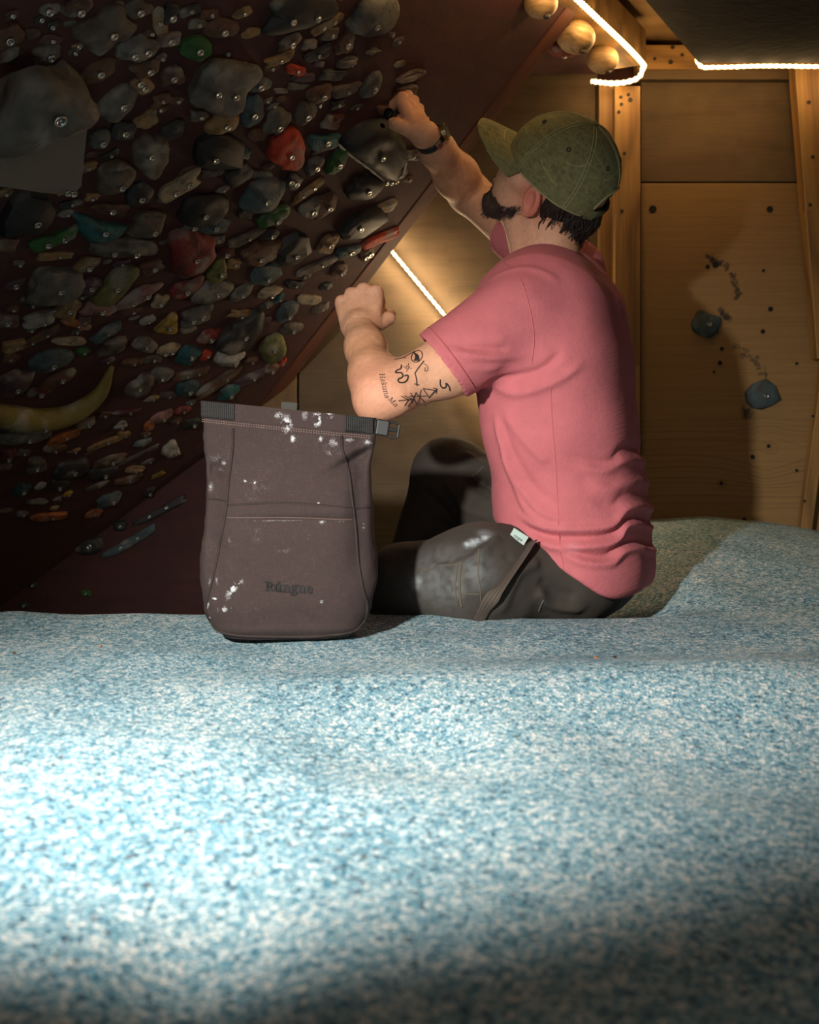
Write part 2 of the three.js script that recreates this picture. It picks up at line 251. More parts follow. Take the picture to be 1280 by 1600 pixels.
{ // screws and small knots in the pine
  const head = new THREE.CylinderGeometry(0.0045, 0.0045, 0.003, 12).rotateX(Math.PI / 2), m = mat(0x1a120c, 0.7), put = (owner, list, d) => { const o = scene.getObjectByName(owner); for (const [u, v, s = 1] of list) { const k = part(o, 'screw', head, m); k.position.copy(P(u, v, d)).add(V(0, 0, 0.0005)); k.scale.set(s, s, 1); } };
  put('trim_6', [[970, 152], [982, 148], [971, 163], [985, 156, 1.3], [967, 175], [976, 240], [972, 330]], 2.94); put('trim_7', [[1003, 82], [1023, 92], [1048, 97, 1.4], [1051, 74, 1.2], [1066, 86]], 2.96); put('trim_9', [[1264, 160, 1.2], [1270, 245], [1266, 320]], 2.915); put('trim_10', [[1270, 650, 0.8], [1257, 783, 0.8]], 2.955);
}
// ceiling: dark red panel, beam, hanging dark panel
const BEAM_DIR = V(-0.47, 0, 0.883).normalize(), BEAM_SIDE = V(0.883, 0, 0.47).normalize();
{
  const y = EYE + 0.914, flat = (name, pts, y0, t, m, label) => { const s = new THREE.Shape(pts.map(([a, b]) => new THREE.Vector2(a, b))), g = new THREE.ExtrudeGeometry(s, { depth: t, bevelEnabled: false }); g.rotateX(-Math.PI / 2); g.translate(0, y0, 0); return struct(name, g, m, label, 'ceiling'); };
  const e = P(962, 117, 2.98), far = e.clone().addScaledVector(BEAM_DIR, 1.6);
  flat('ceiling', [[-0.5, 2.99], [e.x, 2.99], [far.x, -far.z], [-0.5, -far.z]].map(([a, d]) => [a, d]), y, 0.02, M.redPaint, 'dark red ceiling panel above the climber');
  const q = P(1092, 98, 2.80), q2 = q.clone().addScaledVector(BEAM_DIR, 1.3);
  flat('ceiling', [[q.x, -q.z], [1.58, -q.z], [1.58, -q2.z], [q2.x, -q2.z]], q.y, 0.04, M.darkBoard, 'low dark ceiling panel edged with rope light');
  const b0 = P(996, 122, 2.93), L = 1.45, mid = b0.clone().addScaledVector(BEAM_DIR, L / 2 + 0.10);
  const g = board(0.105, 0.09, L, 0.004, true); g.applyMatrix4(frame(BEAM_SIDE, V(0, 1, 0), BEAM_SIDE.clone().cross(V(0, 1, 0)), V(mid.x, b0.y + 0.045, mid.z)));
  struct('trim_11', g, M.pine, 'pine ceiling beam carrying three wooden balls', 'beam');
}
// ---------------------------------------------------------------- overhanging climbing board
const E0 = P(400, 640, 3.0), E1 = P(800, 120, 2.5);
const SLOPE = E1.clone().sub(E0).normalize(), FACE = V(SLOPE.x, 0, SLOPE.z).normalize(), ALONG = V(-FACE.z, 0, FACE.x).normalize(), OUT = V(0, 0, 0).crossVectors(ALONG, SLOPE).normalize();
if (OUT.z < 0) OUT.negate();
{
  const w = 2.1, h = 2.25, t = 0.045, g = board(w, h, t, 0.003).applyMatrix4(frame(ALONG.clone().negate(), SLOPE, OUT, E0.clone().addScaledVector(ALONG, w / 2).addScaledVector(SLOPE, h / 2 - 0.93).addScaledVector(OUT, -t / 2)));
  struct('wall_climbing', g, M.redPaint, 'overhanging dark red climbing board crowded with holds', 'climbing wall');
  const lip = board(0.05, h, 0.06, 0.004, true).applyMatrix4(frame(ALONG.clone().negate(), SLOPE, OUT, E0.clone().addScaledVector(ALONG, -0.026).addScaledVector(SLOPE, h / 2 - 0.93).addScaledVector(OUT, -0.028)));
  struct('trim_12', lip, mat(0x6a3a22, 0.75, { map: grainTex }), 'reddish wooden edge of the overhanging board', 'trim');
  const darkStrip = board(0.04, h, 0.12, 0.004, true).applyMatrix4(frame(ALONG.clone().negate(), SLOPE, OUT, E0.clone().addScaledVector(ALONG, -0.02).addScaledVector(SLOPE, h / 2 - 0.93).addScaledVector(OUT, -0.13)));  // dark strip running along the side of the board
  struct('trim_13', darkStrip, mat(0x2a1c16, 0.85, { map: grainTex }), 'dark strip behind the edge of the board', 'trim');
}
// ---------------------------------------------------------------- rope lights
const glow = new THREE.MeshStandardMaterial({ color: 0xffd9a0, emissive: new THREE.Color(1.0, 0.66, 0.30), emissiveIntensity: 4, roughness: 0.4 });
function ropeLight(label, pts, lamps, power, r = 0.0055, off = V(0, 0, 0), tint = LED_WARM) {
  const root = top('rope_light', label, 'rope light', 'warm rope lights');
  const curve = new THREE.CatmullRomCurve3(pts, false, 'centripetal'), L = curve.getLength(), segs = Math.ceil(L / 0.0035);
  part(root, 'glowing_rope', tube(pts, (t) => r * (0.72 + 0.42 * Math.abs(Math.sin(t * L / 0.0165 * Math.PI))), segs, 8), glow);
  for (let i = 0; i < lamps; i++) { const p = curve.getPointAt((i + 0.5) / lamps), l = new THREE.PointLight(tint, power / lamps, 0, 2); l.position.copy(p).add(off); l.castShadow = true; l.shadow.radius = 0.35; l.name = 'rope_light_lamp'; scene.add(l); }
  return root;
}
const beamUnder = (s, side, drop) => P(996, 122, 2.93).addScaledVector(BEAM_DIR, s).addScaledVector(BEAM_SIDE, side).add(V(0, -drop, 0));
ropeLight('warm rope light strung between the board edge and the back panel', [P(590, 366, 2.965), P(640, 426, 2.968), P(700, 499, 2.97), P(770, 585, 2.972), P(830, 660, 2.974)], 14, 0.60, 0.0045, V(0, 0, 0.012), new THREE.Color(1.0, 0.74, 0.45));
ropeLight('warm rope light along the ceiling beam, looping round its end', [beamUnder(1.3, 0.05, 0.007), beamUnder(0.9, 0.051, 0.007), beamUnder(0.55, 0.054, 0.007), beamUnder(0.25, 0.056, 0.006), beamUnder(0.12, 0.05, 0.004), P(1005, 106, 2.875), P(999, 120, 2.885), P(980, 128, 2.885), P(955, 130, 2.89), P(925, 127, 2.93)], 12, 0.36, 0.0065, V(0.008, -0.012, 0.004));
ropeLight('beaded warm rope light along the low dark ceiling panel', [P(1088, 92, 2.80), P(1096, 104, 2.815), P(1115, 105, 2.82), P(1200, 103, 2.82), P(1270, 104, 2.82), P(1380, 105, 2.82)], 6, 0.10, 0.0055, V(0, -0.012, -0.004));
// ---------------------------------------------------------------- flash head on a stand, out of frame
{
  const root = top('flash_lamp', 'black flash head on a small stand, unseen, lighting the climber and carpet', 'flash');
  const dir = FLASH_AIM.clone().sub(FLASH_AT).normalize(), Z = dir.clone().negate(), X = V(0, 1, 0).cross(Z).normalize(), Y = Z.clone().cross(X), at = FLASH_AT.clone().addScaledVector(Z, 0.012);
  const into = (g) => g.applyMatrix4(frame(X, Y, Z, at));
  part(root, 'housing', into(new THREE.LatheGeometry([[0.02, 0.19], [0.042, 0.185], [0.045, 0.06], [0.05, 0.05], [0.052, 0.0], [0.046, 0.0], [0.04, 0.02], [0.0, 0.03]].map(([a, b]) => new THREE.Vector2(a, b)), 36).rotateX(Math.PI / 2)), M.blackPlastic);
  part(root, 'flash_tube_lens', into(new THREE.CylinderGeometry(0.032, 0.032, 0.004, 32).rotateX(Math.PI / 2).translate(0, 0, 0.006)), new THREE.MeshStandardMaterial({ color: 0xffffff, emissive: 0xeaf6ff, emissiveIntensity: 2 }));
  const base = V(at.x + Z.x * 0.12, 0, at.z + Z.z * 0.12), head = at.clone().addScaledVector(Z, 0.12).add(V(0, -0.04, 0));
  part(root, 'pole', tube([V(base.x, 0.06, base.z), V(base.x, head.y, base.z)], 0.009, 4, 12), M.blackPlastic);
  for (let i = 0; i < 3; i++) { const a = i * 2.094 + 0.5, fx = base.x + Math.cos(a) * 0.16, fz = base.z + Math.sin(a) * 0.16; part(root, 'leg', tube([V(base.x, 0.2, base.z), V(fx, padHeight(fx, fz) + 0.006, fz)], 0.006, 4, 8), M.blackPlastic); }
}
// ---------------------------------------------------------------- roll-top chalk bag
const serif = await new FontLoader().loadAsync('fonts/droid/droid_serif_bold.typeface.json');
const sansFont = await new FontLoader().loadAsync('fonts/droid/droid_sans_bold.typeface.json');
{
  const root = top('chalk_bag', 'brown canvas roll-top bag with chalk stains and dark embroidered lettering', 'bag');
  const at = P(452, 1000, 1.755); root.position.set(at.x, 0.004, at.z); root.rotation.y = 0.05;
  const lerpTab = (tab, y) => { for (let i = 1; i < tab.length; i++) if (y <= tab[i][0]) { const t = (y - tab[i - 1][0]) / (tab[i][0] - tab[i - 1][0]); return mix(tab[i - 1][1], tab[i][1], t * t * (3 - 2 * t)); } return tab[tab.length - 1][1]; };
  const A = [[0, 0.104], [0.015, 0.120], [0.045, 0.134], [0.1, 0.139], [0.18, 0.134], [0.26, 0.131], [0.32, 0.135], [0.40, 0.141]];
  const B = [[0, 0.058], [0.02, 0.072], [0.06, 0.079], [0.15, 0.072], [0.22, 0.060], [0.29, 0.036], [0.34, 0.018], [0.40, 0.0105]];
  const N = 3.2, yTop = (x) => 0.354 - 0.10 * x;
  const g2 = (x, y, cx, cy, sx, sy) => Math.exp(-(((x - cx) / sx) ** 2) - (((y - cy) / sy) ** 2));
  const disp = (x, y) => 0.007 * fbm(x * 14 + 4, y * 11, 2.2, 3) - 0.011 * g2(x, y, -0.128, 0.262, 0.03, 0.013) + 0.008 * g2(x, y, -0.118, 0.285, 0.03, 0.012) - 0.010 * g2(x, y - x * 0.5, 0.11, 0.225, 0.05, 0.008) + 0.007 * g2(x, y - x * 0.5, 0.115, 0.24, 0.05, 0.008)
    - 0.007 * Math.exp(-(((Math.abs(x) - 0.112) / 0.014) ** 2)) * smooth(0.06, 0.16, y) * smooth(0.34, 0.3, y) - 0.006 * g2(x + (y - 0.27) * 0.5, y, -0.12, 0.3, 0.012, 0.05) - 0.005 * g2(x, y - 0.2 * x, 0.1, 0.3, 0.05, 0.006) + 0.005 * g2(x, y, 0, 0.2, 0.1, 0.012) - 0.004 * g2(x, y, 0.02, 0.185, 0.09, 0.006) - 0.004 * g2(x, y + x * 0.8, 0.0, 0.06, 0.2, 0.012);
  const front = (x, y, off = 0) => { const a = lerpTab(A, y), b = lerpTab(B, y), q = clamp(1 - Math.abs(x / a) ** N, 0); return V(x, y, b * q ** (1 / N) + disp(x, y) * Math.min(1, q * 4) + off); };
  const nt = 180, ny = 130, pos = [], uv = [], idx = [];
  for (let j = 0; j <= ny; j++) for (let i = 0; i <= nt; i++) {
    const t = j / ny, th = i / nt * Math.PI * 2, c = Math.cos(th), s = Math.sin(th), y0 = t * 0.354, x = lerpTab(A, y0) * Math.sign(c) * Math.abs(c) ** (2 / N), y = t * yTop(x);
    const a = lerpTab(A, y), xx = a * Math.sign(c) * Math.abs(c) ** (2 / N), b = lerpTab(B, y), q = clamp(1 - Math.abs(c) ** 2, 0);
    let z = b * Math.sign(s) * Math.abs(s) ** (2 / N); z += (s > 0 ? 1 : -1) * disp(xx, y) * Math.min(1, q * 4);
    const side = (1 - q) ** 3, px = xx + side * Math.sign(c) * 0.006 * fbm(y * 22 + (c > 0 ? 9 : 0), z * 20, 1, 3);
    pos.push(px, y, z); uv.push(xx / 0.32 + 0.5 + (s > 0 ? 0 : 0.37), y / 0.4);
  }
  const w = nt + 1; for (let j = 0; j < ny; j++) for (let i = 0; i < nt; i++) { const a = j * w + i, b = a + w; idx.push(a, b, a + 1, b, b + 1, a + 1); }
  for (const j of [0, ny]) { const k = pos.length / 3; let cy = 0; for (let i = 0; i < nt; i++) cy += pos[(j * w + i) * 3 + 1] / nt; pos.push(0, cy, 0); uv.push(0.5, 0.01); for (let i = 0; i < nt; i++) { const a = j * w + i; idx.push(...(j ? [k, a + 1, a] : [k, a, a + 1])); } }
  // brown waxed canvas with chalk rubbed into it: (px, py) in millimetres of the front
  const [cv, x] = canvas(1280, 1600), R = rng(5), X = (m) => (m / 320 + 0.5) * 1280, Y = (m) => (1 - m / 400) * 1600;
  x.fillStyle = '#3d2f2b'; x.fillRect(0, 0, 1280, 1600);
  for (let i = 0; i < 26000; i++) { const k = R(); x.fillStyle = k < 0.5 ? 'rgba(60,42,38,0.10)' : 'rgba(150,120,112,0.08)'; const h = R() < 0.5; x.fillRect(R() * 1280, R() * 1600, h ? 26 : 2, h ? 2 : 26); }
  const dust = (cx, cy, rx, ry, n, alpha, ang = 0, size = 2.2) => { for (let i = 0; i < n; i++) { const a = R() * 6.283, r = Math.sqrt(-Math.log(1 - R() * 0.98)) * 0.55, dx = Math.cos(a) * r * rx, dy = Math.sin(a) * r * ry, ca = Math.cos(ang), sa = Math.sin(ang); const gx = cx + dx * ca - dy * sa, gy = cy + dx * sa + dy * ca; if (fbm(gx * 0.16, gy * 0.16, 1, 3) < -0.16 + 0.14 * R()) continue; x.fillStyle = `rgba(226,233,236,${Math.min(1, alpha * (0.4 + R() * 1.1))})`; x.beginPath(); x.ellipse(X(gx), Y(gy), size * (0.3 + R() * 0.8), size * (0.3 + R() * 0.7), R() * 3, 0, 6.3); x.fill(); } };
  const mm = (u, v) => [u - 452, 1000 - v];
  const dab = (u, v, rx, ry, n, al, ang, size) => dust(...mm(u, v), rx, ry, n, al, ang, size);
  dab(450, 668, 9, 16, 900, 0.5, 0.1, 3); dab(437, 655, 10, 6, 400, 0.4); dab(497, 662, 8, 12, 1100, 0.6, 0, 3); dab(516, 655, 8, 7, 500, 0.5); dab(459, 690, 4, 7, 260, 0.5, 0, 2.6); dab(478, 655, 6, 10, 300, 0.35); dab(503, 690, 4, 6, 160, 0.5);
  dab(522, 696, 14, 7, 500, 0.35, -0.2); dab(518, 712, 12, 5, 200, 0.25); dab(548, 692, 9, 4, 200, 0.4); dab(576, 696, 7, 6, 240, 0.45); dab(338, 722, 20, 9, 500, 0.2); dab(352, 728, 6, 4, 120, 0.4); dab(330, 765, 6, 9, 200, 0.4); dab(345, 740, 8, 5, 100, 0.4);
  dab(387, 755, 3, 3, 90, 0.6); dab(402, 757, 2, 2, 40, 0.6); dab(407, 762, 22, 14, 700, 0.13); dab(395, 780, 30, 14, 500, 0.10); dab(500, 789, 4, 2, 60, 0.6); dab(505, 817, 6, 4, 150, 0.45); dab(535, 828, 5, 6, 120, 0.35); dab(571, 826, 3, 6, 80, 0.4); dab(484, 836, 3, 9, 70, 0.35); dab(408, 836, 5, 12, 160, 0.22); dab(450, 860, 14, 6, 160, 0.2); dab(476, 856, 2, 2, 40, 0.6); dab(365, 850, 3, 14, 120, 0.25);
  dab(371, 918, 6, 20, 800, 0.6, -0.6, 2.4); dab(380, 908, 8, 6, 400, 0.4); dab(356, 950, 12, 7, 500, 0.5, 0.2); dab(342, 934, 5, 2, 90, 0.8); dab(330, 945, 3, 8, 110, 0.8); dab(332, 965, 3, 3, 70, 0.8); dab(335, 910, 4, 9, 160, 0.4); dab(345, 905, 4, 10, 120, 0.3); dab(397, 950, 22, 14, 500, 0.08); dab(506, 938, 2.2, 2.2, 160, 0.9); dab(476, 1000, 6, 2, 60, 0.6); dab(452, 800, 120, 160, 900, 0.16, 0, 1.4); dab(470, 690, 70, 22, 900, 0.12, 0, 2); dab(430, 740, 60, 40, 1500, 0.07, 0, 2.2); dab(360, 720, 30, 40, 700, 0.1, 0, 2); dab(520, 700, 30, 24, 600, 0.2, 0, 2); dab(400, 830, 50, 40, 700, 0.08, 0, 2); dab(565, 740, 10, 60, 400, 0.18, 0, 1.6); dab(330, 860, 9, 60, 300, 0.18, 0, 1.6); dab(440, 815, 60, 1.2, 320, 0.45, 0, 1.6); dab(530, 817, 14, 1.2, 80, 0.4, 0, 1.6);
  const canvasMap = canvasTex(cv), wb = scaled(weaveBump, 7, 8.75), cloth = mat(0xffffff, 0.78, { map: canvasMap, bumpMap: wb, bumpScale: 0.0006 });
  const body = part(root, 'bag_body', geo(pos, idx, uv), cloth);
  const cord = mat(0x2b1f1c, 0.8), dark = mat(0x24221f, 0.7, { bumpMap: scaled(weaveBump, 2, 2), bumpScale: 0.0006 }), thread = mat(0x8b746b, 0.8);
  // piping round the front panel
  const pipe = [[365, 674], [366, 700], [362, 745], [358, 800], [349, 850], [338, 905], [328, 945], [328, 965], [338, 982], [362, 990], [420, 993.5], [480, 995], [535, 992], [560, 987], [573, 972], [576, 948], [570, 925], [562, 880], [558, 830], [552, 780], [546, 735], [537, 705], [536, 686]].map(([u, v]) => { const [a, b] = mm(u, v); return [a / 1000, b / 1000]; });
  const onFront = (list, off, n = 14) => new THREE.CatmullRomCurve3(list.map(([a, b]) => V(a, b, 0)), false, 'centripetal').getPoints(list.length * n).map((p) => front(p.x, p.y, off));
  part(root, 'piping', tube(onFront(pipe, 0.0012, 8), 0.0021, 330, 8), cord);
  const seam = (list, r, m, name = 'seam') => part(body, name, tube(onFront(list.map(([u, v]) => { const [a, b] = mm(u, v); return [a / 1000, b / 1000]; }), 0.0009, 10), r, 90, 6), m);
  seam([[362, 792], [400, 789], [450, 788], [500, 791], [553, 797]], 0.0016, cord); seam([[360, 810], [420, 810], [480, 811], [553, 815]], 0.0007, mat(0x66534c, 0.85)); seam([[326, 783], [345, 784], [358, 786]], 0.0012, cord); seam([[553, 799], [568, 798], [580, 797]], 0.0012, cord);
  // pocket flap fold
  part(root, 'pocket_edge', sheet(60, 6, (a, b) => { const u = mix(361, 553, a), v = mix(792, 812, b) + 4 * Math.sin(a * 3.1) * -1; const [p, q] = mm(u, v); return front(p / 1000, q / 1000, 0.0022 * Math.sin(b * 3.1416) + 0.0006); }, (a, b) => [mix(361 - 292, 553 - 292, a) / 320, (1000 - mix(792, 812, b)) / 400]), cloth);
  // stitched top band, webbing ends, loop and buckle
  const bandAt = (a, b, off, u0 = 313, u1 = 589) => { const u = mix(u0, u1, a), xx = (u - 452) / 1000, y = yTop(xx) - 0.0245 + b * 0.027; return front(xx, y, off); };
  part(root, 'top_band', sheet(80, 5, (a, b) => bandAt(a, b, 0.0016 + 0.0012 * Math.sin(b * 3.14)), (a, b) => [mix(0.066, 0.93, a), (352 - 24 + b * 27 - 29 * a + 14) / 400]), cloth);
  for (const b of [-0.10, -0.22]) { const list = []; for (let i = 0; i < 70; i++) { const p = bandAt((i + 0.2) / 70, b, 0.0009), q = bandAt((i + 0.75) / 70, b, 0.0009); list.push(tube([p, q], 0.0006, 2, 5)); } part(root, 'stitching', merge(list), thread); }
  const webbing = (u0, u1, name) => { const list = []; for (let k = 0; k < (u1 - u0) / 3; k++) { const a0 = u0 + k * 3; list.push(tube([0, 0.5, 1].map((b) => bandAt(b * 0 + 0.5, 0.06 + b * 0.92, 0.0042, a0, a0 + 2.6)), 0.0017, 6, 6)); } const m = part(root, name, sheet(12, 5, (a, b) => bandAt(a, 0.03 + b * 0.97, 0.0034, u0, u1)), dark); part(m, 'ribs', merge(list), dark); };
  webbing(313, 365, 'webbing_end'); webbing(541, 592, 'webbing_end');
  const loop = part(root, 'hang_loop', board(0.026, 0.024, 0.006, 0.0015).rotateZ(-0.08).translate(0.0, 0.356, 0.0065), mat(0x47453d, 0.75, { bumpMap: scaled(weaveBump, 20), bumpScale: 0.0006 }));
  part(loop, 'stitching', tube([V(-0.011, 0.352, 0.0101), V(0.011, 0.350, 0.0101)], 0.0006, 4, 5), thread);
  { // side release buckle sticking out on the right
    const bk = part(root, 'buckle', board(0.022, 0.026, 0.010, 0.003).rotateZ(-0.15).translate(0.149, 0.327, 0.006), M.blackPlastic);
    for (const dy of [-0.011, 0, 0.011]) part(bk, 'prong', tube([V(0.158, 0.325 + dy, 0.006), V(0.166, 0.3235 + dy * 1.15, 0.006), V(0.1735, 0.322 + dy * 0.9, 0.006)], (t) => (dy ? 0.0026 : 0.0034) * (1 - 0.3 * t), 8, 8), M.blackPlastic);
    part(bk, 'crossbar', board(0.004, 0.022, 0.005, 0.0015).rotateZ(-0.15).translate(0.1745, 0.3215, 0.006), M.blackPlastic);
  }
  const tg = new TextGeometry('Rúngne', { font: serif, size: 0.0185, depth: 0.0016, curveSegments: 5, bevelEnabled: true, bevelThickness: 0.0005, bevelSize: 0.0003, bevelSegments: 1 }), tp = tg.attributes.position;
  tg.computeBoundingBox(); const bw = tg.boundingBox.max.x - tg.boundingBox.min.x, k = 0.073 / bw;
  for (let i = 0; i < tp.count; i++) { const a = tp.getX(i) * k - 0.033, b = 0.0775 + tp.getY(i) * k - 0.05 * a, f = front(a, b); tp.setXYZ(i, a, b, f.z + tp.getZ(i)); }
  tg.computeVertexNormals(); part(root, 'embroidered_lettering', tg, mat(0x0c0a09, 0.7));
}
// ---------------------------------------------------------------- climbing holds
const planeAt = (u, v, origin, normal) => { const o = V(0, EYE, 0), r = P(u, v, 1).sub(o); return o.addScaledVector(r, origin.clone().sub(V(0, EYE, 0)).dot(normal) / r.dot(normal)); };
const holdMatte = mat(0xffffff, 0.72, { vertexColors: true, bumpMap: scaled(roughBump, 7), bumpScale: 0.0016 });
const holdSmooth = mat(0xffffff, 0.66, { vertexColors: true, bumpMap: scaled(roughBump, 6), bumpScale: 0.0003 });
const boltHead = merge([new THREE.LatheGeometry([[0.0028, 0.001], [0.0030, 0.0042], [0.0062, 0.0042], [0.0068, 0.003], [0.0068, -0.004]].map(([a, b]) => new THREE.Vector2(a, b)), 14).rotateX(Math.PI / 2), new THREE.CylinderGeometry(0.0028, 0.0028, 0.002, 6).rotateX(Math.PI / 2)]);
const PALETTE = { grey: 0x6f6a60, taupe: 0x6a5c4e, charcoal: 0x2c2b29, black: 0x141414, tan: 0xa8814f, cream: 0xc2ab84, brown: 0x6b4630, red: 0x8c2a24, 'dark red': 0x5c1c1c, 'orange red': 0xd8421f, orange: 0xb8642a, yellow: 0xc29a25, olive: 0x77763a, green: 0x2f6b2b, teal: 0x1f6468, 'dark teal': 0x21464a, 'blue grey': 0x4f6468, purple: 0x5a3c46, pink: 0xa5746a, white: 0xb8b0a0 };
const SHAPES = {
  oval: (t) => { const c = Math.abs(Math.cos(t)), s = Math.abs(Math.sin(t)), n = 2.3; return 1 / (c ** n + s ** n) ** (1 / n); },
  block: (t) => { const c = Math.abs(Math.cos(t)), s = Math.abs(Math.sin(t)), n = 6; return 1 / (c ** n + s ** n) ** (1 / n); },
  tri: (t) => { let m = 0; for (let k = 0; k < 3; k++) m += Math.max(0, Math.cos(t - Math.PI / 2 - k * 2.094 - Math.PI)) ** 2.4; return 0.8 / m ** (1 / 2.4); },
  pear: (t) => (0.86 + 0.24 * Math.cos(t)) * (1 + 0.06 * Math.cos(3 * t)),
  half: (t) => { const s = Math.sin(t); return s > 0 ? 1 / Math.max(1, s * 2.6) : 1; },
  wedge: (t) => 1 / Math.max(Math.abs(Math.cos(t - 0.3)), Math.abs(Math.cos(t - 1.45)) * 1.02, Math.abs(Math.cos(t - 2.5)) * 0.94, 0.72),
};
const NOUN = { oval: 'rounded', block: 'blocky', tri: 'triangular', pear: 'pear shaped', half: 'half moon', wedge: 'faceted', jug: 'lipped', edge: 'thin edge' };
function holdGeometry(kind, a, b, h, seed, colour, chalk, own) {
  const R = rng(seed * 977 + 13), base = C(colour).multiplyScalar(0.58), dusty = C(0x7d776c), outline = own ?? SHAPES[kind === 'jug' ? 'oval' : kind === 'edge' ? 'block' : kind], facet = kind === 'wedge';
  const nt = facet ? 9 : 40, nr = facet ? 3 : 11, e = kind === 'block' || kind === 'edge' ? 0.42 : kind === 'half' || kind === 'tri' ? 0.72 : 0.85, so = R() * 50, pos = [], idx = [], uv = [], col = [];
  const lean = kind === 'jug' ? 0.55 : 0.12 * (R() - 0.3), irr = 0.16 + 0.16 * R(), rough = facet ? 0.10 : 0.09;
  const vert = (i, j) => {
    const t = j / nt * Math.PI * 2 + (facet ? 0.35 * Math.sin(j * 12.9 + seed) : 0), f = i / nr * Math.PI / 2, k = Math.sin(f) ** e, z = Math.max(0, Math.cos(f)) ** e, o = outline(t) * (own ? 1 : 1 + irr * noise3(Math.cos(t) * 1.4 + so, Math.sin(t) * 1.4, seed));
    let x = a * k * o * Math.cos(t), y = b * k * o * Math.sin(t), q = h * z * (1 + 0.14 * noise3(k * Math.cos(t) * 2 + so, k * Math.sin(t) * 2, 3)), n = rough * noise3(x / a * 3 + so, y / b * 3, q / h * 2 + seed);
    if (kind === 'jug') q *= 1 - 0.55 * Math.exp(-(((y / b - 0.32) / 0.24) ** 2) - ((x / a / 0.75) ** 4));
    if (kind === 'pear' || kind === 'tri') q *= 1 - 0.2 * Math.exp(-(((x / a) / 0.35) ** 2) - (((y / b - 0.1) / 0.35) ** 2));
    x *= 1 + n; y *= 1 + n; y += lean * b * z * 0.8;
    return [x, y, i === nr ? -0.004 : q];
  };
  pos.push(...vert(0, 0)); for (let i = 1; i <= nr; i++) for (let j = 0; j < nt; j++) pos.push(...vert(i, j));
  for (let j = 0; j < nt; j++) { const k = (j + 1) % nt; idx.push(0, 1 + j, 1 + k); for (let i = 0; i < nr - 1; i++) { const p = 1 + i * nt + j, q = 1 + i * nt + k; idx.push(p, p + nt, q, q, p + nt, q + nt); } }
  let g = geo(pos, idx, pos.filter((_, i) => i % 3 < 2).map((v, i) => v + (i % 2) * 0.013 * pos[(i >> 1) * 3 + 2]));
  if (facet) g = toCreasedNormals(g, 0.5);
  paint(g, (x, y, z) => { const n = fbm(x * 28 + so, y * 28, z * 28, 3), c = base.clone().multiplyScalar(0.9 + 0.7 * fbm(x * 75, y * 75 + so, z * 75, 3)); const grime = clamp(fbm(x * 40 + 9, y * 40, z * 40 + so, 3) * 3 - 0.4, 0, 0.7); return c.lerp(C(0x2a211b), grime).lerp(dusty, clamp((n * 2.6 - 0.45 + chalk) * 1.0, 0, 0.75)); });
  return g;
}
const holds = [];
const OUTLINES = {
  '582,226': [[530, 222], [545, 204], [575, 184], [600, 182], [620, 196], [629, 224], [627, 252], [614, 276], [600, 276], [575, 257], [550, 240]],
  '446,231': [[416, 236], [422, 216], [440, 201], [458, 195], [468, 205], [473, 226], [472, 250], [460, 266], [440, 262], [419, 247]],
  '298,392': [[262, 360], [300, 356], [334, 366], [333, 394], [312, 420], [284, 430], [266, 418]],
  '155,352': [[111, 332], [130, 331], [150, 343], [198, 350], [192, 363], [170, 374], [140, 377], [124, 362]],
  '552,346': [[524, 360], [545, 338], [580, 320], [606, 320], [608, 345], [578, 368], [530, 374]],
  '325,234': [[298, 236], [306, 205], [345, 200], [378, 215], [402, 238], [392, 258], [340, 262], [305, 262]],
};
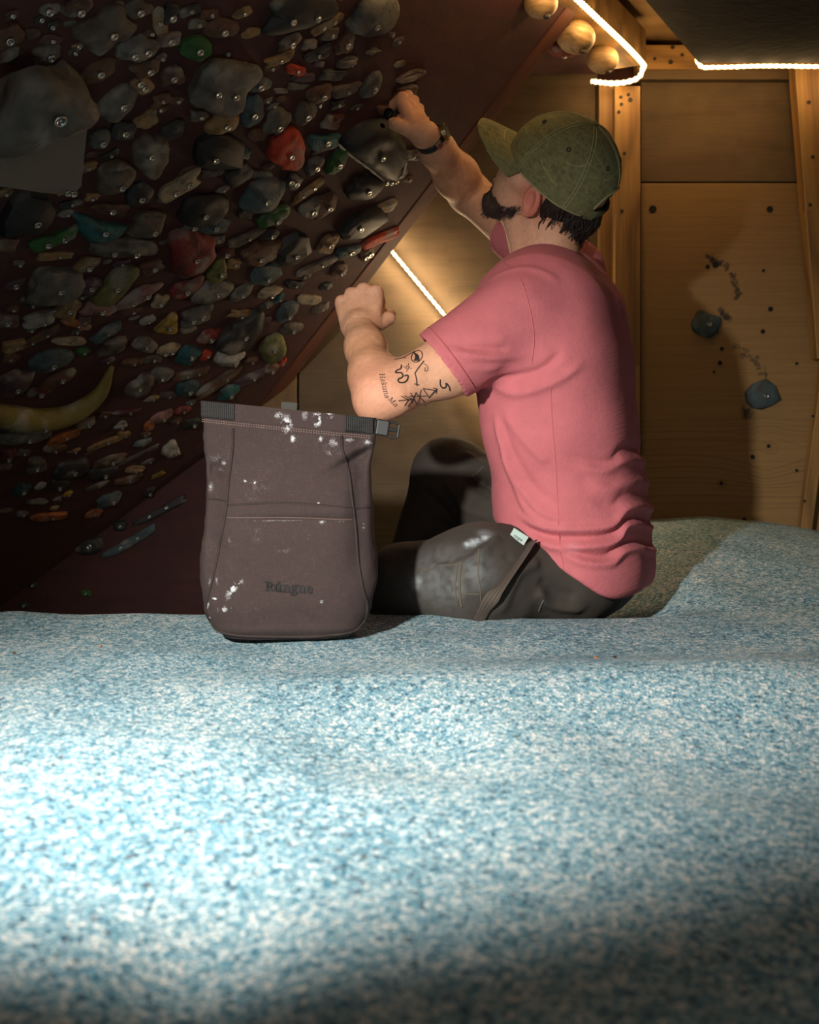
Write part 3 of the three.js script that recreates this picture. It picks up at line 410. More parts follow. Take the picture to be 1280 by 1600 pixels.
// [u, v, width px, height px, turn degrees, colour, kind, chalk 0..1, bolts]
function addHold([u, v, w, h, turn, colour, kind, chalk = 0.15, bolts = 1], on = 'board', group = 'holds on the climbing board') {
  const origin = on === 'board' ? E0 : V(0, 0, on === 'panel' ? -3.0 : BACK - 0.04), normal = on === 'board' ? OUT : V(0, 0, 1);
  const p = planeAt(u, v, origin, normal), d = -p.z, a = turn * Math.PI / 180, q = planeAt(u + Math.cos(a) * w * 0.3, v + Math.sin(a) * w * 0.3, origin, normal);
  const X = q.sub(p).normalize(), Y = normal.clone().cross(X), s = d / FOCAL / 2, deep = kind === 'edge' ? 0.55 * h * s * 1.4 : Math.min(w, h) * s * (kind === 'jug' ? 0.95 : 0.62), seed = holds.length + 3;
  const root = new THREE.Group(); root.name = numbered('climbing_hold'); scene.add(root); root.applyMatrix4(frame(X, Y, normal, p));
  let own = null;
  if (OUTLINES[u + ',' + v]) { // outline known point by point: its reach in every direction on the wall
    const pts = OUTLINES[u + ',' + v].map(([a0, b0]) => { const k = planeAt(a0, b0, origin, normal).sub(p); return [k.dot(X) / (w * s * 1.04), k.dot(Y) / (h * s * 1.22)]; });
    own = (t) => { const cx = Math.cos(t), cy = Math.sin(t); let r = 0.3; for (let i = 0; i < pts.length; i++) { const [x1, y1] = pts[i], [x2, y2] = pts[(i + 1) % pts.length], ex = x2 - x1, ey = y2 - y1, det = ex * cy - ey * cx; if (Math.abs(det) < 1e-9) continue; const k = (x1 * cy - y1 * cx) / -det, d = (ex * y1 - ey * x1) / det * 1; if (k >= 0 && k <= 1 && d > 0) r = Math.max(r, d); } return r; };
  }
  const A = w * s * 1.04, B = h * s * (on === 'board' ? 1.22 : 1.0), shiny = colour === 'black' || colour === 'charcoal';
  const grip = part(root, 'grip', holdGeometry(kind, A, B, deep, seed, PALETTE[colour], chalk - (shiny ? 0.3 : 0), own), shiny ? holdSmooth : holdMatte);
  // bolt heads sit on the surface: highest vertex near the wanted place
  const pa = grip.geometry.attributes.position;
  for (let k = 0; k < bolts; k++) {
    const bx = bolts === 1 ? 0.08 * A : (k - (bolts - 1) / 2) * A * 0.7, by = -0.08 * B; let z = -1, best = 1e9;
    for (let i = 0; i < pa.count; i++) { const dd = (pa.getX(i) - bx) ** 2 + (pa.getY(i) - by) ** 2; if (dd < best) { best = dd; z = pa.getZ(i); } }
    const m = part(root, 'bolt', boltHead, M.steel); m.position.set(bx, by, Math.max(0.001, z) + 0.0005); if (Math.min(w, h) < 20) m.scale.setScalar(0.6);
  }
  holds.push({ root, u, v, w, h, colour, kind, group, size: Math.max(w, h) > 75 ? 'large' : Math.max(w, h) > 40 ? 'medium' : 'small' });
  return root;
}
const LIST = [
  [165, 45, 92, 66, -35, 'taupe', 'oval', 0.1], [215, 76, 62, 40, -15, 'grey', 'oval', 0.15, 2], [220, 130, 38, 22, 45, 'tan', 'block', 0.05, 2], [183, 160, 74, 44, -45, 'grey', 'oval', 0.2], [232, 232, 100, 56, 80, 'taupe', 'pear', 0.15], [155, 217, 36, 36, 0, 'grey', 'oval', 0.1], [178, 277, 62, 50, -10, 'taupe', 'jug', 0.15], [280, 288, 68, 28, -30, 'cream', 'edge', 0.1, 2], [305, 72, 60, 42, 0, 'green', 'wedge', 0], [265, 22, 26, 32, 0, 'black', 'oval', 0], [248, 32, 46, 18, 80, 'tan', 'block', 0], [215, 302, 46, 40, 10, 'charcoal', 'oval', 0.2], [150, 110, 60, 30, -20, 'brown', 'oval', 0.1],
  [345, 132, 98, 74, 10, 'grey', 'block', 0.15, 2], [325, 234, 88, 66, 5, 'black', 'wedge', 0], [372, 230, 62, 13, 34, 'dark teal', 'edge', 0, 0], [347, 188, 54, 46, 15, 'tan', 'oval', 0.2], [393, 172, 56, 36, 85, 'blue grey', 'oval', 0.1], [446, 231, 62, 78, 0, 'orange red', 'tri', -0.25], [505, 215, 68, 36, 0, 'teal', 'half', -0.1], [525, 250, 34, 46, 0, 'green', 'wedge', -0.1], [490, 256, 28, 32, 0, 'grey', 'oval', 0.3], [582, 226, 100, 96, 0, 'charcoal', 'tri', 0.15], [568, 290, 80, 40, 8, 'black', 'oval', 0], [475, 175, 36, 36, 0, 'taupe', 'oval', 0.1], [462, 108, 36, 15, 12, 'orange red', 'edge', -0.2], [435, 92, 44, 15, -20, 'tan', 'edge', 0.1], [402, 130, 48, 26, 10, 'blue grey', 'oval', 0.1], [345, 44, 56, 30, 8, 'brown', 'oval', 0.05], [470, 20, 128, 54, -5, 'charcoal', 'oval', 0.15, 2], [578, 28, 92, 62, 10, 'grey', 'oval', 0.1], [512, 36, 54, 14, -30, 'tan', 'edge', 0.05, 2], [538, 64, 32, 42, 0, 'brown', 'tri', 0], [580, 132, 36, 42, 0, 'grey', 'oval', 0.1], [408, 302, 76, 54, 5, 'blue grey', 'oval', 0.3], [480, 297, 58, 14, -35, 'tan', 'edge', 0.1, 2], [456, 281, 34, 22, 20, 'charcoal', 'block', 0.1, 2], [507, 318, 50, 40, -30, 'brown', 'wedge', 0.1], [430, 190, 40, 40, 10, 'grey', 'oval', 0.1], [500, 145, 46, 30, -10, 'brown', 'oval', 0], [540, 140, 50, 18, -15, 'taupe', 'edge', 0.1],
  [45, 332, 84, 72, -10, 'black', 'wedge', 0], [84, 372, 74, 22, -18, 'green', 'edge', 0, 2], [155, 352, 88, 50, 4, 'teal', 'half', -0.15], [170, 324, 58, 20, 5, 'brown', 'edge', 0.05], [230, 347, 56, 50, 0, 'taupe', 'jug', 0.2], [312, 326, 86, 52, 4, 'black', 'oval', 0], [298, 392, 72, 78, 0, 'red', 'tri', 0.1], [190, 386, 112, 38, 3, 'grey', 'jug', 0.25, 2], [90, 398, 54, 13, -4, 'tan', 'edge', 0.05], [140, 442, 46, 38, 100, 'purple', 'pear', 0.2], [178, 442, 42, 62, 10, 'olive', 'block', 0.05], [85, 442, 84, 62, 0, 'grey', 'block', 0.15], [215, 462, 70, 30, -28, 'pink', 'oval', 0.25, 2], [285, 452, 66, 36, -36, 'red', 'pear', 0.3], [104, 478, 40, 38, 8, 'tan', 'block', 0.1], [63, 497, 58, 26, -12, 'white', 'jug', 0.15], [120, 505, 54, 14, 14, 'orange', 'edge', 0], [155, 482, 62, 24, 6, 'pink', 'oval', 0.1], [60, 526, 70, 14, -28, 'brown', 'edge', 0.05, 2], [110, 532, 58, 13, 0, 'cream', 'edge', 0], [261, 506, 38, 36, 0, 'yellow', 'tri', -0.2], [248, 470, 22, 22, 0, 'cream', 'block', 0.1], [305, 492, 48, 30, -18, 'grey', 'block', 0.35, 2], [230, 500, 26, 16, -20, 'white', 'oval', 0.3], [165, 518, 46, 18, -35, 'blue grey', 'edge', 0.05], [225, 536, 60, 24, 20, 'taupe', 'oval', 0.2], [261, 546, 34, 22, -10, 'cream', 'oval', 0.1, 2], [293, 552, 42, 34, -45, 'teal', 'wedge', -0.2], [322, 553, 24, 18, 0, 'orange red', 'oval', 0], [130, 548, 28, 16, 20, 'green', 'wedge', 0], [75, 562, 64, 44, -15, 'blue grey', 'oval', 0.2], [20, 597, 54, 52, 0, 'purple', 'oval', 0], [60, 612, 38, 20, -10, 'dark red', 'oval', 0.1], [92, 590, 54, 26, -30, 'brown', 'oval', 0.1], [215, 597, 50, 48, 60, 'taupe', 'pear', 0.1], [300, 582, 54, 15, -14, 'brown', 'edge', 0.05, 2], [292, 606, 44, 30, 0, 'dark teal', 'oval', 0], [250, 585, 42, 26, 20, 'grey', 'oval', 0.2], [130, 500, 20, 18, 0, 'brown', 'block', 0],
  [332, 350, 64, 30, 5, 'blue grey', 'oval', 0.1], [426, 338, 58, 28, -22, 'green', 'jug', 0.3], [482, 326, 46, 42, -50, 'grey', 'pear', 0.3], [552, 346, 92, 56, -22, 'black', 'wedge', 0], [594, 371, 62, 16, -24, 'orange red', 'edge', 0.2, 0], [544, 389, 48, 27, -10, 'dark teal', 'half', 0], [572, 395, 24, 22, -30, 'brown', 'block', 0, 2], [512, 377, 26, 32, 4, 'tan', 'block', 0.1], [455, 388, 66, 60, 0, 'charcoal', 'wedge', 0.1], [402, 396, 54, 40, 4, 'brown', 'block', 0.1], [343, 420, 48, 36, 75, 'olive', 'half', 0.15], [334, 452, 70, 38, -8, 'grey', 'oval', 0.3], [374, 456, 42, 26, -30, 'grey', 'oval', 0.15], [414, 428, 60, 38, 5, 'blue grey', 'wedge', 0.05], [420, 455, 40, 21, -14, 'cream', 'jug', 0], [483, 467, 42, 14, 4, 'cream', 'edge', 0], [460, 443, 34, 14, 4, 'black', 'edge', 0], [510, 446, 24, 14, 4, 'charcoal', 'oval', 0.1], [447, 486, 38, 36, 0, 'blue grey', 'wedge', 0.1], [436, 464, 18, 22, 20, 'teal', 'wedge', -0.1], [425, 536, 94, 44, 78, 'olive', 'pear', 0.05], [376, 514, 62, 62, 10, 'charcoal', 'block', 0.15], [374, 490, 42, 18, 4, 'tan', 'jug', 0.15], [326, 525, 38, 26, 0, 'red', 'oval', 0], [358, 556, 48, 38, -15, 'white', 'jug', 0.2], [441, 566, 20, 12, 100, 'orange red', 'oval', -0.1], [356, 612, 38, 30, -10, 'teal', 'wedge', 0.1], [340, 596, 74, 18, -32, 'brown', 'edge', 0.1, 2], [392, 588, 62, 20, -25, 'purple', 'oval', 0], [500, 412, 70, 14, -25, 'taupe', 'edge', 0.15], [530, 420, 26, 26, 0, 'brown', 'wedge', 0], [455, 512, 40, 22, 0, 'taupe', 'oval', 0.1], [385, 370, 54, 16, -25, 'taupe', 'edge', 0.2], [365, 410, 26, 16, 4, 'tan', 'edge', 0.1], [300, 352, 30, 20, 0, 'grey', 'oval', 0.3],
  [200, 642, 50, 16, -8, 'dark red', 'half', 0], [135, 660, 30, 20, -22, 'pink', 'wedge', 0.2], [188, 664, 20, 16, 0, 'white', 'jug', 0.2], [233, 665, 26, 15, 90, 'orange', 'oval', 0.05], [40, 681, 80, 30, -4, 'grey', 'oval', 0.3], [222, 691, 30, 16, -14, 'teal', 'oval', 0.1], [271, 700, 42, 30, 70, 'white', 'half', 0.2], [10, 711, 28, 26, 0, 'dark red', 'oval', 0], [56, 726, 46, 26, 80, 'taupe', 'oval', 0.15], [172, 719, 54, 20, -16, 'brown', 'oval', 0.1], [212, 712, 66, 7, -25, 'taupe', 'edge', 0.2, 0], [160, 738, 52, 28, -5, 'charcoal', 'oval', 0.2], [32, 763, 32, 28, -30, 'dark teal', 'wedge', 0], [63, 758, 15, 14, 0, 'white', 'oval', 0.3], [90, 757, 30, 24, 0, 'charcoal', 'oval', 0], [106, 771, 13, 13, 0, 'yellow', 'oval', 0], [172, 779, 40, 28, -20, 'blue grey', 'wedge', 0.05], [200, 748, 44, 15, -15, 'brown', 'edge', 0.05], [247, 741, 22, 8, -25, 'yellow', 'edge', 0, 0], [232, 768, 20, 20, 0, 'charcoal', 'oval', 0], [146, 801, 25, 15, -8, 'orange', 'block', 0], [78, 806, 62, 15, -6, 'orange', 'edge', 0], [85, 793, 16, 9, -5, 'yellow', 'oval', 0, 0], [300, 660, 30, 20, -10, 'charcoal', 'oval', 0.2], [252, 650, 36, 22, -20, 'pink', 'oval', 0.2], [100, 680, 50, 18, -20, 'orange', 'edge', 0], [165, 690, 56, 12, -20, 'tan', 'edge', 0.1], [15, 660, 40, 34, 10, 'taupe', 'oval', 0.2], [110, 730, 60, 40, -10, 'charcoal', 'oval', 0.1], [285, 640, 30, 16, 0, 'red', 'oval', 0.1],
];
const LOW = [[45, 848, 38, 22, -18, 'blue grey', 'wedge', 0.05], [140, 853, 42, 26, -8, 'charcoal', 'oval', 0], [203, 848, 84, 14, -30, 'blue grey', 'edge', 0, 2], [248, 800, 84, 11, -28, 'charcoal', 'edge', 0, 2], [52, 914, 13, 14, 0, 'charcoal', 'oval', 0], [135, 927, 17, 10, 0, 'green', 'oval', 0], [38, 946, 13, 11, 0, 'dark teal', 'oval', 0], [188, 822, 24, 18, 0, 'charcoal', 'oval', 0]];
for (const h of LIST) addHold(h);
for (const h of LOW) addHold(h, 'kick', 'holds low on the red kick wall');
{ // small holds filling the gaps of the board
  const R = rng(314), cols = ['taupe', 'grey', 'brown', 'tan', 'charcoal', 'taupe', 'brown', 'dark red', 'taupe', 'charcoal', 'brown', 'purple'], kinds = ['oval', 'edge', 'block', 'jug', 'oval', 'pear', 'edge', 'wedge'];
  const edgeU = (v) => 400 + (640 - v) * (400 / 520) - 22, kickV = (u) => 640 + (400 - u) * 0.69;
  let made = 0;
  for (let i = 0; i < 9000 && made < 140; i++) {
    const v = 8 + R() * 800, u = 4 + R() * 640; if (u > edgeU(v) || v > kickV(u) - 14 || (u < 132 && v > 85 && v < 300)) continue;
    const w = 18 + R() * (v > 380 ? 26 : 34), h = w * (0.3 + R() * 0.4);
    if (holds.some((o) => Math.hypot((o.u - u) / (o.w * 0.5 + w * 0.5), (o.v - v) / (o.h * 0.5 + h * 0.55)) < 0.86) || (Math.hypot((u - 85) / 100, (v - 610) / 58) < 1)) continue;
    addHold([u, v, w, h, -28 + R() * 34, cols[Math.floor(R() * cols.length)], kinds[Math.floor(R() * kinds.length)], 0.05 + R() * 0.25, R() < 0.75 ? 1 : 0]); made++;
  }
}
{ // flat grey plate with a big sloper on it, top left
  const onBoard = (u, v, off = 0) => planeAt(u, v, E0, OUT).addScaledVector(OUT, off);
  const out = [[-60, 150], [20, 112], [100, 92], [128, 118], [130, 160], [119, 276], [104, 291], [60, 287], [-60, 268]].map(([u, v]) => onBoard(u, v, 0.001)), pts = [], c = onBoard(40, 200);
  for (const p of out) { pts.push(p.clone(), p.clone().lerp(c, 0.05).addScaledVector(OUT, 0.032)); }
  const plate = top('climbing_volume', 'flat grey board shaped volume carrying a big sloping hold', 'climbing volume');
  const g = toCreasedNormals(new ConvexGeometry(pts), 0.4), gp = g.attributes.position, uv = []; for (let i = 0; i < gp.count; i++) uv.push(gp.getX(i) * 3, gp.getY(i) * 3); g.setAttribute('uv', new THREE.Float32BufferAttribute(uv, 2));
  paint(g, (x, y, z) => C(0x6c6358).multiplyScalar(0.95 + 0.3 * fbm(x * 30, y * 30, z * 30, 3)));
  part(plate, 'grip', g, holdMatte);
  for (const [u, v] of [[94, 283], [103, 284], [24, 200]]) part(plate, 'screw', boltHead, M.steel).applyMatrix4(frame(ALONG, SLOPE, OUT, onBoard(u, v, 0.033)));
  const s = top('climbing_hold', 'big taupe sloping hold bolted onto the flat grey volume', 'climbing hold', 'holds on the climbing board'), q = onBoard(52, 148, 0.037), X = onBoard(90, 140, 0.037).sub(q).normalize();
  s.applyMatrix4(frame(X, OUT.clone().cross(X), OUT, q)); part(s, 'grip', holdGeometry('tri', 0.085, 0.075, 0.045, 401, 0x71685c, 0.05), holdMatte); const b = part(s, 'bolt', boltHead, M.steel); b.position.set(0.012, 0.006, 0.041); b.scale.setScalar(1.7);
  // yellow crescent
  const y = top('climbing_hold', 'huge yellow banana shaped crescent hold low on the board', 'climbing hold', 'holds on the climbing board');
  const arc = [[-40, 628], [10, 645], [60, 650], [110, 640], [150, 612], [172, 566]].map(([u, v]) => onBoard(u, v, 0.012));
  const yg = tube(arc, (t) => 0.031 * Math.sin(Math.min(1, (1 - t) * 1.35 + 0.1) * 1.5708) * (0.6 + 0.4 * Math.min(1, t * 4)), 70, 20, { flat: 0.9, up: OUT });
  paint(yg, (x, y0, z) => C(0x75662c).multiplyScalar(0.9 + 0.3 * fbm(x * 40, y0 * 40, z * 40, 3)).lerp(C(0xb9b4aa), clamp(fbm(x * 22, y0 * 22, z * 22, 3) * 1.5 - 0.05, 0, 0.5)));
  part(y, 'grip', yg, holdMatte); part(y, 'bolt', boltHead, M.steel).applyMatrix4(frame(ALONG, SLOPE, OUT, onBoard(60, 650, 0.041)));
  // white chalked rim and screws of the dark triangular hold beside the raised fist
  const tri = holds.find((h) => h.u === 582).root, inv = tri.matrix.clone().invert(), L = (u, v, o) => onBoard(u, v, o).applyMatrix4(inv);
  part(tri, 'chalked_rim', tube([[527, 223], [549, 242], [574, 260], [598, 280]].map(([u, v]) => L(u, v, 0.006)), (t) => 0.0034 * (0.6 + 0.5 * Math.abs(Math.sin(t * 19))), 50, 7), mat(0xb6b1a4, 0.9), 'chalk white rim');
  part(tri, 'chalked_rim', tube([[614, 282], [628, 266], [632, 250]].map(([u, v]) => L(u, v, 0.006)), 0.0042, 16, 7), mat(0xb6b1a4, 0.9), 'chalk white rim');
  for (const [u, v] of [[600, 281], [608, 281], [616, 279]]) { const m = part(tri, 'screw', boltHead, M.steel); m.position.copy(L(u, v, 0.012)); m.scale.setScalar(0.75); }
}
// two holds on the plywood panel and faint ones on the ceiling panel
const RIGHT = [[1103, 508, 38, 46, -70, 'blue grey', 'oval', -0.05], [1190, 618, 54, 46, -25, 'blue grey', 'wedge', 0.0]];
for (const [k, h] of RIGHT.entries()) { const r = addHold(h, 'panel'); holds.pop(); tag(r, ['rounded dark grey hold high on the plywood panel', 'faceted blue grey hold low on the plywood panel'][k], 'climbing hold', 'holds on the plywood panel'); }
for (const [u, v, c, label] of [[882, 72, 'red', 'dull red hold on the dark ceiling panel beside the beam'], [800, 48, 'charcoal', 'dark rounded hold on the ceiling panel above the cap']]) {
  const y = EYE + 0.914, d = 0.914 * FOCAL / (640 - v), p = P(u, v, d), r = top('climbing_hold', label, 'climbing hold', 'holds on the ceiling panel');
  r.applyMatrix4(frame(V(1, 0, 0), V(0, 0, 1), V(0, -1, 0), p)); part(r, 'grip', holdGeometry('oval', 0.045, 0.03, 0.026, u, PALETTE[c], 0), holdMatte); part(r, 'bolt', boltHead, M.steel).position.set(0, 0, 0.026);
}
{ // wooden balls under the beam
  const wood = mat(0xc2a172, 0.6, { map: plyTex }), spots = [[0.66, 0.036, 'plain round wooden ball under the beam, half out of frame'], [0.44, 0.043, 'carved wooden ball hold under the beam, middle one'], [0.245, 0.039, 'smooth wooden ball hold nearest the looping rope light']];
  for (const [s, r, label] of spots) {
    const root = top('wooden_ball_hold', label, 'climbing hold', 'wooden balls under the beam'), g = new THREE.SphereGeometry(r, 40, 28), p = g.attributes.position, carve = s === 0.44;
    for (let i = 0; i < p.count; i++) { const v = V(p.getX(i), p.getY(i), p.getZ(i)), n = v.clone().normalize(); let k = 1; if (carve) k -= 0.05 * Math.exp(-((Math.sin(n.x * 5 + 2.2 * Math.sin(n.y * 3) + n.z * 2) / 0.22) ** 2)); v.multiplyScalar(k); v.z *= carve ? 1.25 : 1.0; v.y *= 0.86; p.setXYZ(i, v.x, v.y, v.z); }
    g.computeVertexNormals(); const m = part(root, 'ball', g, wood); root.position.copy(beamUnder(s + 0.03, -0.006, r * 0.7)); m.rotation.y = -0.5;
    part(root, 'bolt', boltHead, mat(0x2a2018, 0.6)).applyMatrix4(frame(V(1, 0, 0), V(0, 0, 1), V(0, -1, 0), V(0.3 * r, -0.82 * r, 0.2 * r)));
  }
}
{ // labels that single each hold out: look first, then the landmark it sits beside
  const marks = [[446, 231, 'orange red triangle'], [155, 352, 'teal half moon'], [90, 630, 'yellow crescent'], [298, 392, 'big red triangle'], [582, 226, 'chalk rimmed triangle'], [60, 200, 'flat grey volume'], [261, 506, 'yellow triangle'], [325, 234, 'black faceted hold'], [425, 536, 'olive pear hold'], [552, 346, 'black wedge at the edge'], [271, 700, 'white half moon'], [165, 45, 'big taupe oval'], [470, 20, 'large charcoal oval']];
  const ord = ['first', 'second', 'third', 'fourth', 'fifth', 'sixth', 'seventh', 'eighth', 'ninth'], seen = new Map();
  for (const h of holds) {
    let best = null; for (const [u, v, n] of marks) { const d = Math.hypot(u - h.u, v - h.v); if (d > 8 && (!best || d < best.d)) best = { d, n, du: h.u - u, dv: h.v - v }; }
    const rel = Math.abs(best.du) > Math.abs(best.dv) ? (best.du < 0 ? 'left of' : 'right of') : (best.dv < 0 ? 'above' : 'below');
    const text = `${h.size} ${h.colour} ${NOUN[h.kind]} hold ${rel} the ${best.n}`; (seen.get(text) ?? seen.set(text, []).get(text)).push(h);
  }
  for (const [text, list] of seen) { list.sort((a, b) => a.u - b.u); list.forEach((h, i) => tag(h.root, list.length > 1 ? text + ', ' + ord[Math.min(i, 8)] + ' from left' : text, 'climbing hold', h.group)); }
}
// ---------------------------------------------------------------- the seated climber
const person = top('person', 'man in pink t-shirt, olive cap and dark trousers seated reaching up to the holds', 'person');
{
  const bodyLeft = V(-0.45, 0, 0.89).normalize(), bodyFwd = V(-0.89, 0, -0.45).normalize();
  const spine = [[905, 882, 2.13, 0.070, 0.120], [892, 785, 2.12, 0.055, 0.110], [877, 660, 2.10, 0.065, 0.110], [868, 560, 2.09, 0.075, 0.110], [862, 485, 2.10, 0.072, 0.100], [860, 455, 2.12, 0.048, 0.064]];
  const torso = (grow) => { const list = []; for (let i = 0; i + 1 < spine.length; i++) { const [u, v, d, o, r] = spine[i], [u2, v2, d2, o2, r2] = spine[i + 1], a = P(u, v, d), b = P(u2, v2, d2); for (const s of [-1, 0, 1]) list.push(cone(a.clone().addScaledVector(bodyLeft, s * o), b.clone().addScaledVector(bodyLeft, s * o2), r + grow, r2 + grow)); } return list; };
  // arms
  const shL = P(808, 492, 1.96), elL = P(592, 616, 1.875), wrL = P(563, 514, 2.03), shR = P(893, 430, 2.25), elR = P(733, 302, 2.42), wrR = P(665, 209, 2.24);
  const along = (a, b, t) => a.clone().lerp(b, t);
  const armTop = P(800, 532, 1.955), armL = [cone(shL, armTop, 0.055, 0.055), cone(armTop, along(armTop, elL, 0.5), 0.058, 0.051), cone(along(armTop, elL, 0.5), elL, 0.051, 0.042), cone(elL, along(elL, wrL, 0.25), 0.041, 0.0415), cone(along(elL, wrL, 0.25), along(elL, wrL, 0.7), 0.0415, 0.0345), cone(along(elL, wrL, 0.7), wrL, 0.0345, 0.0295), cone(elL.clone().add(V(-0.012, -0.022, 0.012)), elL.clone().add(V(0.03, -0.005, 0.012)), 0.022, 0.028)];
  const armR = [cone(shR, along(shR, elR, 0.5), 0.060, 0.052), cone(along(shR, elR, 0.5), elR, 0.052, 0.043), cone(elR, along(elR, wrR, 0.3), 0.043, 0.046), cone(along(elR, wrR, 0.3), along(elR, wrR, 0.75), 0.046, 0.035), cone(along(elR, wrR, 0.75), wrR, 0.035, 0.028)];
  // head frame
  const hf = V(-0.74, 0.60, -0.14).normalize(); const hu0 = V(0.42, 0.64, 0.62); const hu = hu0.clone().addScaledVector(hf, -hu0.dot(hf)).normalize(), hl = hu.clone().cross(hf).normalize(), headAt = P(862, 284, 2.10), HM = frame(hl, hu, hf, headAt);
  const H = (x, y, z) => V(x, y, z).applyMatrix4(HM), neckBase = P(860, 420, 2.125);
  const legs = (g) => [cone(P(868, 892, 2.06), P(745, 905, 1.99), 0.098 + g, 0.092 + g), cone(P(745, 905, 1.99), P(628, 912, 2.02), 0.092 + g, 0.068 + g), cone(P(628, 912, 2.02), P(760, 975, 2.26), 0.066 + g, 0.05 + g), cone(P(905, 880, 2.24), P(790, 800, 2.34), 0.105 + g, 0.10 + g), cone(P(790, 800, 2.34), P(703, 740, 2.42), 0.10 + g, 0.076 + g), cone(P(703, 740, 2.42), P(628, 925, 2.42), 0.074 + g, 0.055 + g)];
  const neck = cone(H(0, -0.055, -0.03), neckBase, 0.054, 0.058), throat = cone(H(0, -0.085, 0.028), P(838, 425, 2.13), 0.036, 0.042);
  const bodyF = union([...torso(-0.02), ...armL, ...armR, neck, ...legs(-0.018)], 0.022);
  // hand: Y to the knuckles, X to the thumb, Z out of the back of the hand
  const hand = (m, size = 1, wide = 1) => {
    const l = [], K = [[0.030, 0.080, 0.006, 0.0098, 1], [0.010, 0.086, 0.010, 0.0100, 1.06], [-0.011, 0.082, 0.007, 0.0096, 1], [-0.029, 0.072, 0.001, 0.0086, 0.82]];
    l.push(cone(V(0, -0.002, -0.004), V(0, 0.02, -0.004), 0.025, 0.025));
    for (const [x, y, z, r, s] of K) {
      const k = V(x * wide, y, z), a = k.clone().add(V(x * 0.02, 0.004 * s, -0.036 * s)), b = a.clone().add(V(-x * 0.06, -0.027 * s, -0.008)), c = b.clone().add(V(0, -0.006, 0.018 * s));
      l.push(cone(V(x * 0.62, 0.012, -0.006), k.clone().add(V(0, -0.004, -0.005)), 0.0155, 0.0125), cone(k.clone().add(V(0, 0.002, 0.001)), a, r + 0.0022, r), cone(a, b, r, r - 0.0008), cone(b, c, r - 0.0008, r - 0.0016));
    }
    const t0 = V(0.020, 0.012, -0.012), t1 = V(0.043, 0.036, -0.026), t2 = V(0.044, 0.058, -0.042), t3 = V(0.024, 0.066, -0.054);
    l.push(cone(t0, t1, 0.0165, 0.0135), cone(t1, t2, 0.0125, 0.0110), cone(t2, t3, 0.0108, 0.0090));
    const f = (x, y, z) => { let d = l[0](x, y, z); for (let i = 1; i < l.length; i++) { const palm = i < 17 && (i - 1) % 4 === 0; d = smin(d, l[i](x, y, z), palm ? 0.009 : 0.004); } return d; };
    return inFrame(m.clone().scale(V(size, size > 1 ? 0.93 : 1, size > 1 ? 1.04 : 1)), f);
  };
  const yL = V(-0.06, 0.86, -0.5).normalize(), xL = V(1, 0.12, 0.1); xL.addScaledVector(yL, -xL.dot(yL)).normalize(); const zL = xL.clone().cross(yL).normalize();
  const handLM = frame(xL, yL, zL, wrL), handL = hand(handLM, 1.13);
  const yR = V(-0.42, 0.84, -0.30).normalize(), xR = V(-0.62, 0.05, 0.78); xR.addScaledVector(yR, -xR.dot(yR)).normalize(); const zR = yR.clone().cross(xR).normalize();
  const handRM = frame(xR, yR, zR, wrR), handR = hand(handRM);
  // head in its own axes: x to his left, y up, z forward
  const skull = ellipsoid(V(0, 0.022, -0.010), 0.077, 0.103, 0.098), jaw = ellipsoid(V(0, -0.052, 0.040), 0.058, 0.062, 0.056), chin = cone(V(-0.012, -0.106, 0.070), V(0.012, -0.106, 0.070), 0.02, 0.02), face = ellipsoid(V(0, -0.01, 0.045), 0.064, 0.078, 0.052), nose = cone(V(0, 0.016, 0.094), V(0, -0.022, 0.112), 0.008, 0.0125), brow = cone(V(-0.03, 0.036, 0.084), V(0.03, 0.036, 0.084), 0.012, 0.012);
  const lipU = cone(V(-0.018, -0.058, 0.090), V(0.018, -0.058, 0.090), 0.006, 0.006), lipD = cone(V(-0.015, -0.068, 0.089), V(0.015, -0.068, 0.089), 0.0065, 0.0065);
  const cheek = (s) => cone(V(s * 0.046, -0.006, 0.070), V(s * 0.058, -0.004, 0.04), 0.014, 0.016), ck = [cheek(1), cheek(-1)];
  const ear = (s) => { const o = ellipsoid(V(0, 0, 0), 0.010, 0.033, 0.019), hollow = ellipsoid(V(0.008, 0.004, 0.003), 0.007, 0.020, 0.011), lobe = ellipsoid(V(0, -0.026, 0.006), 0.007, 0.010, 0.008); return (x, y, z) => { let px = (x - s * 0.081) * s, py = y + 0.016, pz = z + 0.004; const yy = py + 0.25 * pz, zz = pz - 0.25 * py; px -= 0.3 * Math.max(0, -zz); return smax(smin(o(px, yy, zz), lobe(px, yy, zz), 0.006), -hollow(px, yy, zz), 0.004); }; }, ears = [ear(1), ear(-1)];
  const eyeHole = [1, -1].map((s) => ellipsoid(V(s * 0.031, 0.017, 0.098), 0.016, 0.009, 0.012));
  const headLocal = (x, y, z) => { let d = smin(skull(x, y, z), jaw(x, y, z), 0.03); d = smin(d, face(x, y, z), 0.02); d = smin(d, chin(x, y, z), 0.025); d = smin(d, nose(x, y, z), 0.012); d = smin(d, brow(x, y, z), 0.014); for (const c of ck) d = smin(d, c(x, y, z), 0.02); d = smin(d, lipU(x, y, z), 0.006); d = smin(d, lipD(x, y, z), 0.006); for (const h of eyeHole) d = smax(d, -h(x, y, z), 0.008); for (const e of ears) d = smin(d, e(x, y, z), 0.008); return d; };
  const headW = inFrame(HM, headLocal), headF = (x, y, z) => smin(smin(headW(x, y, z), neck(x, y, z), 0.03), throat(x, y, z), 0.025);
  const box = (pts, m) => { const b = new THREE.Box3().setFromPoints(pts); b.expandByScalar(m); return [b.min, b.max]; };
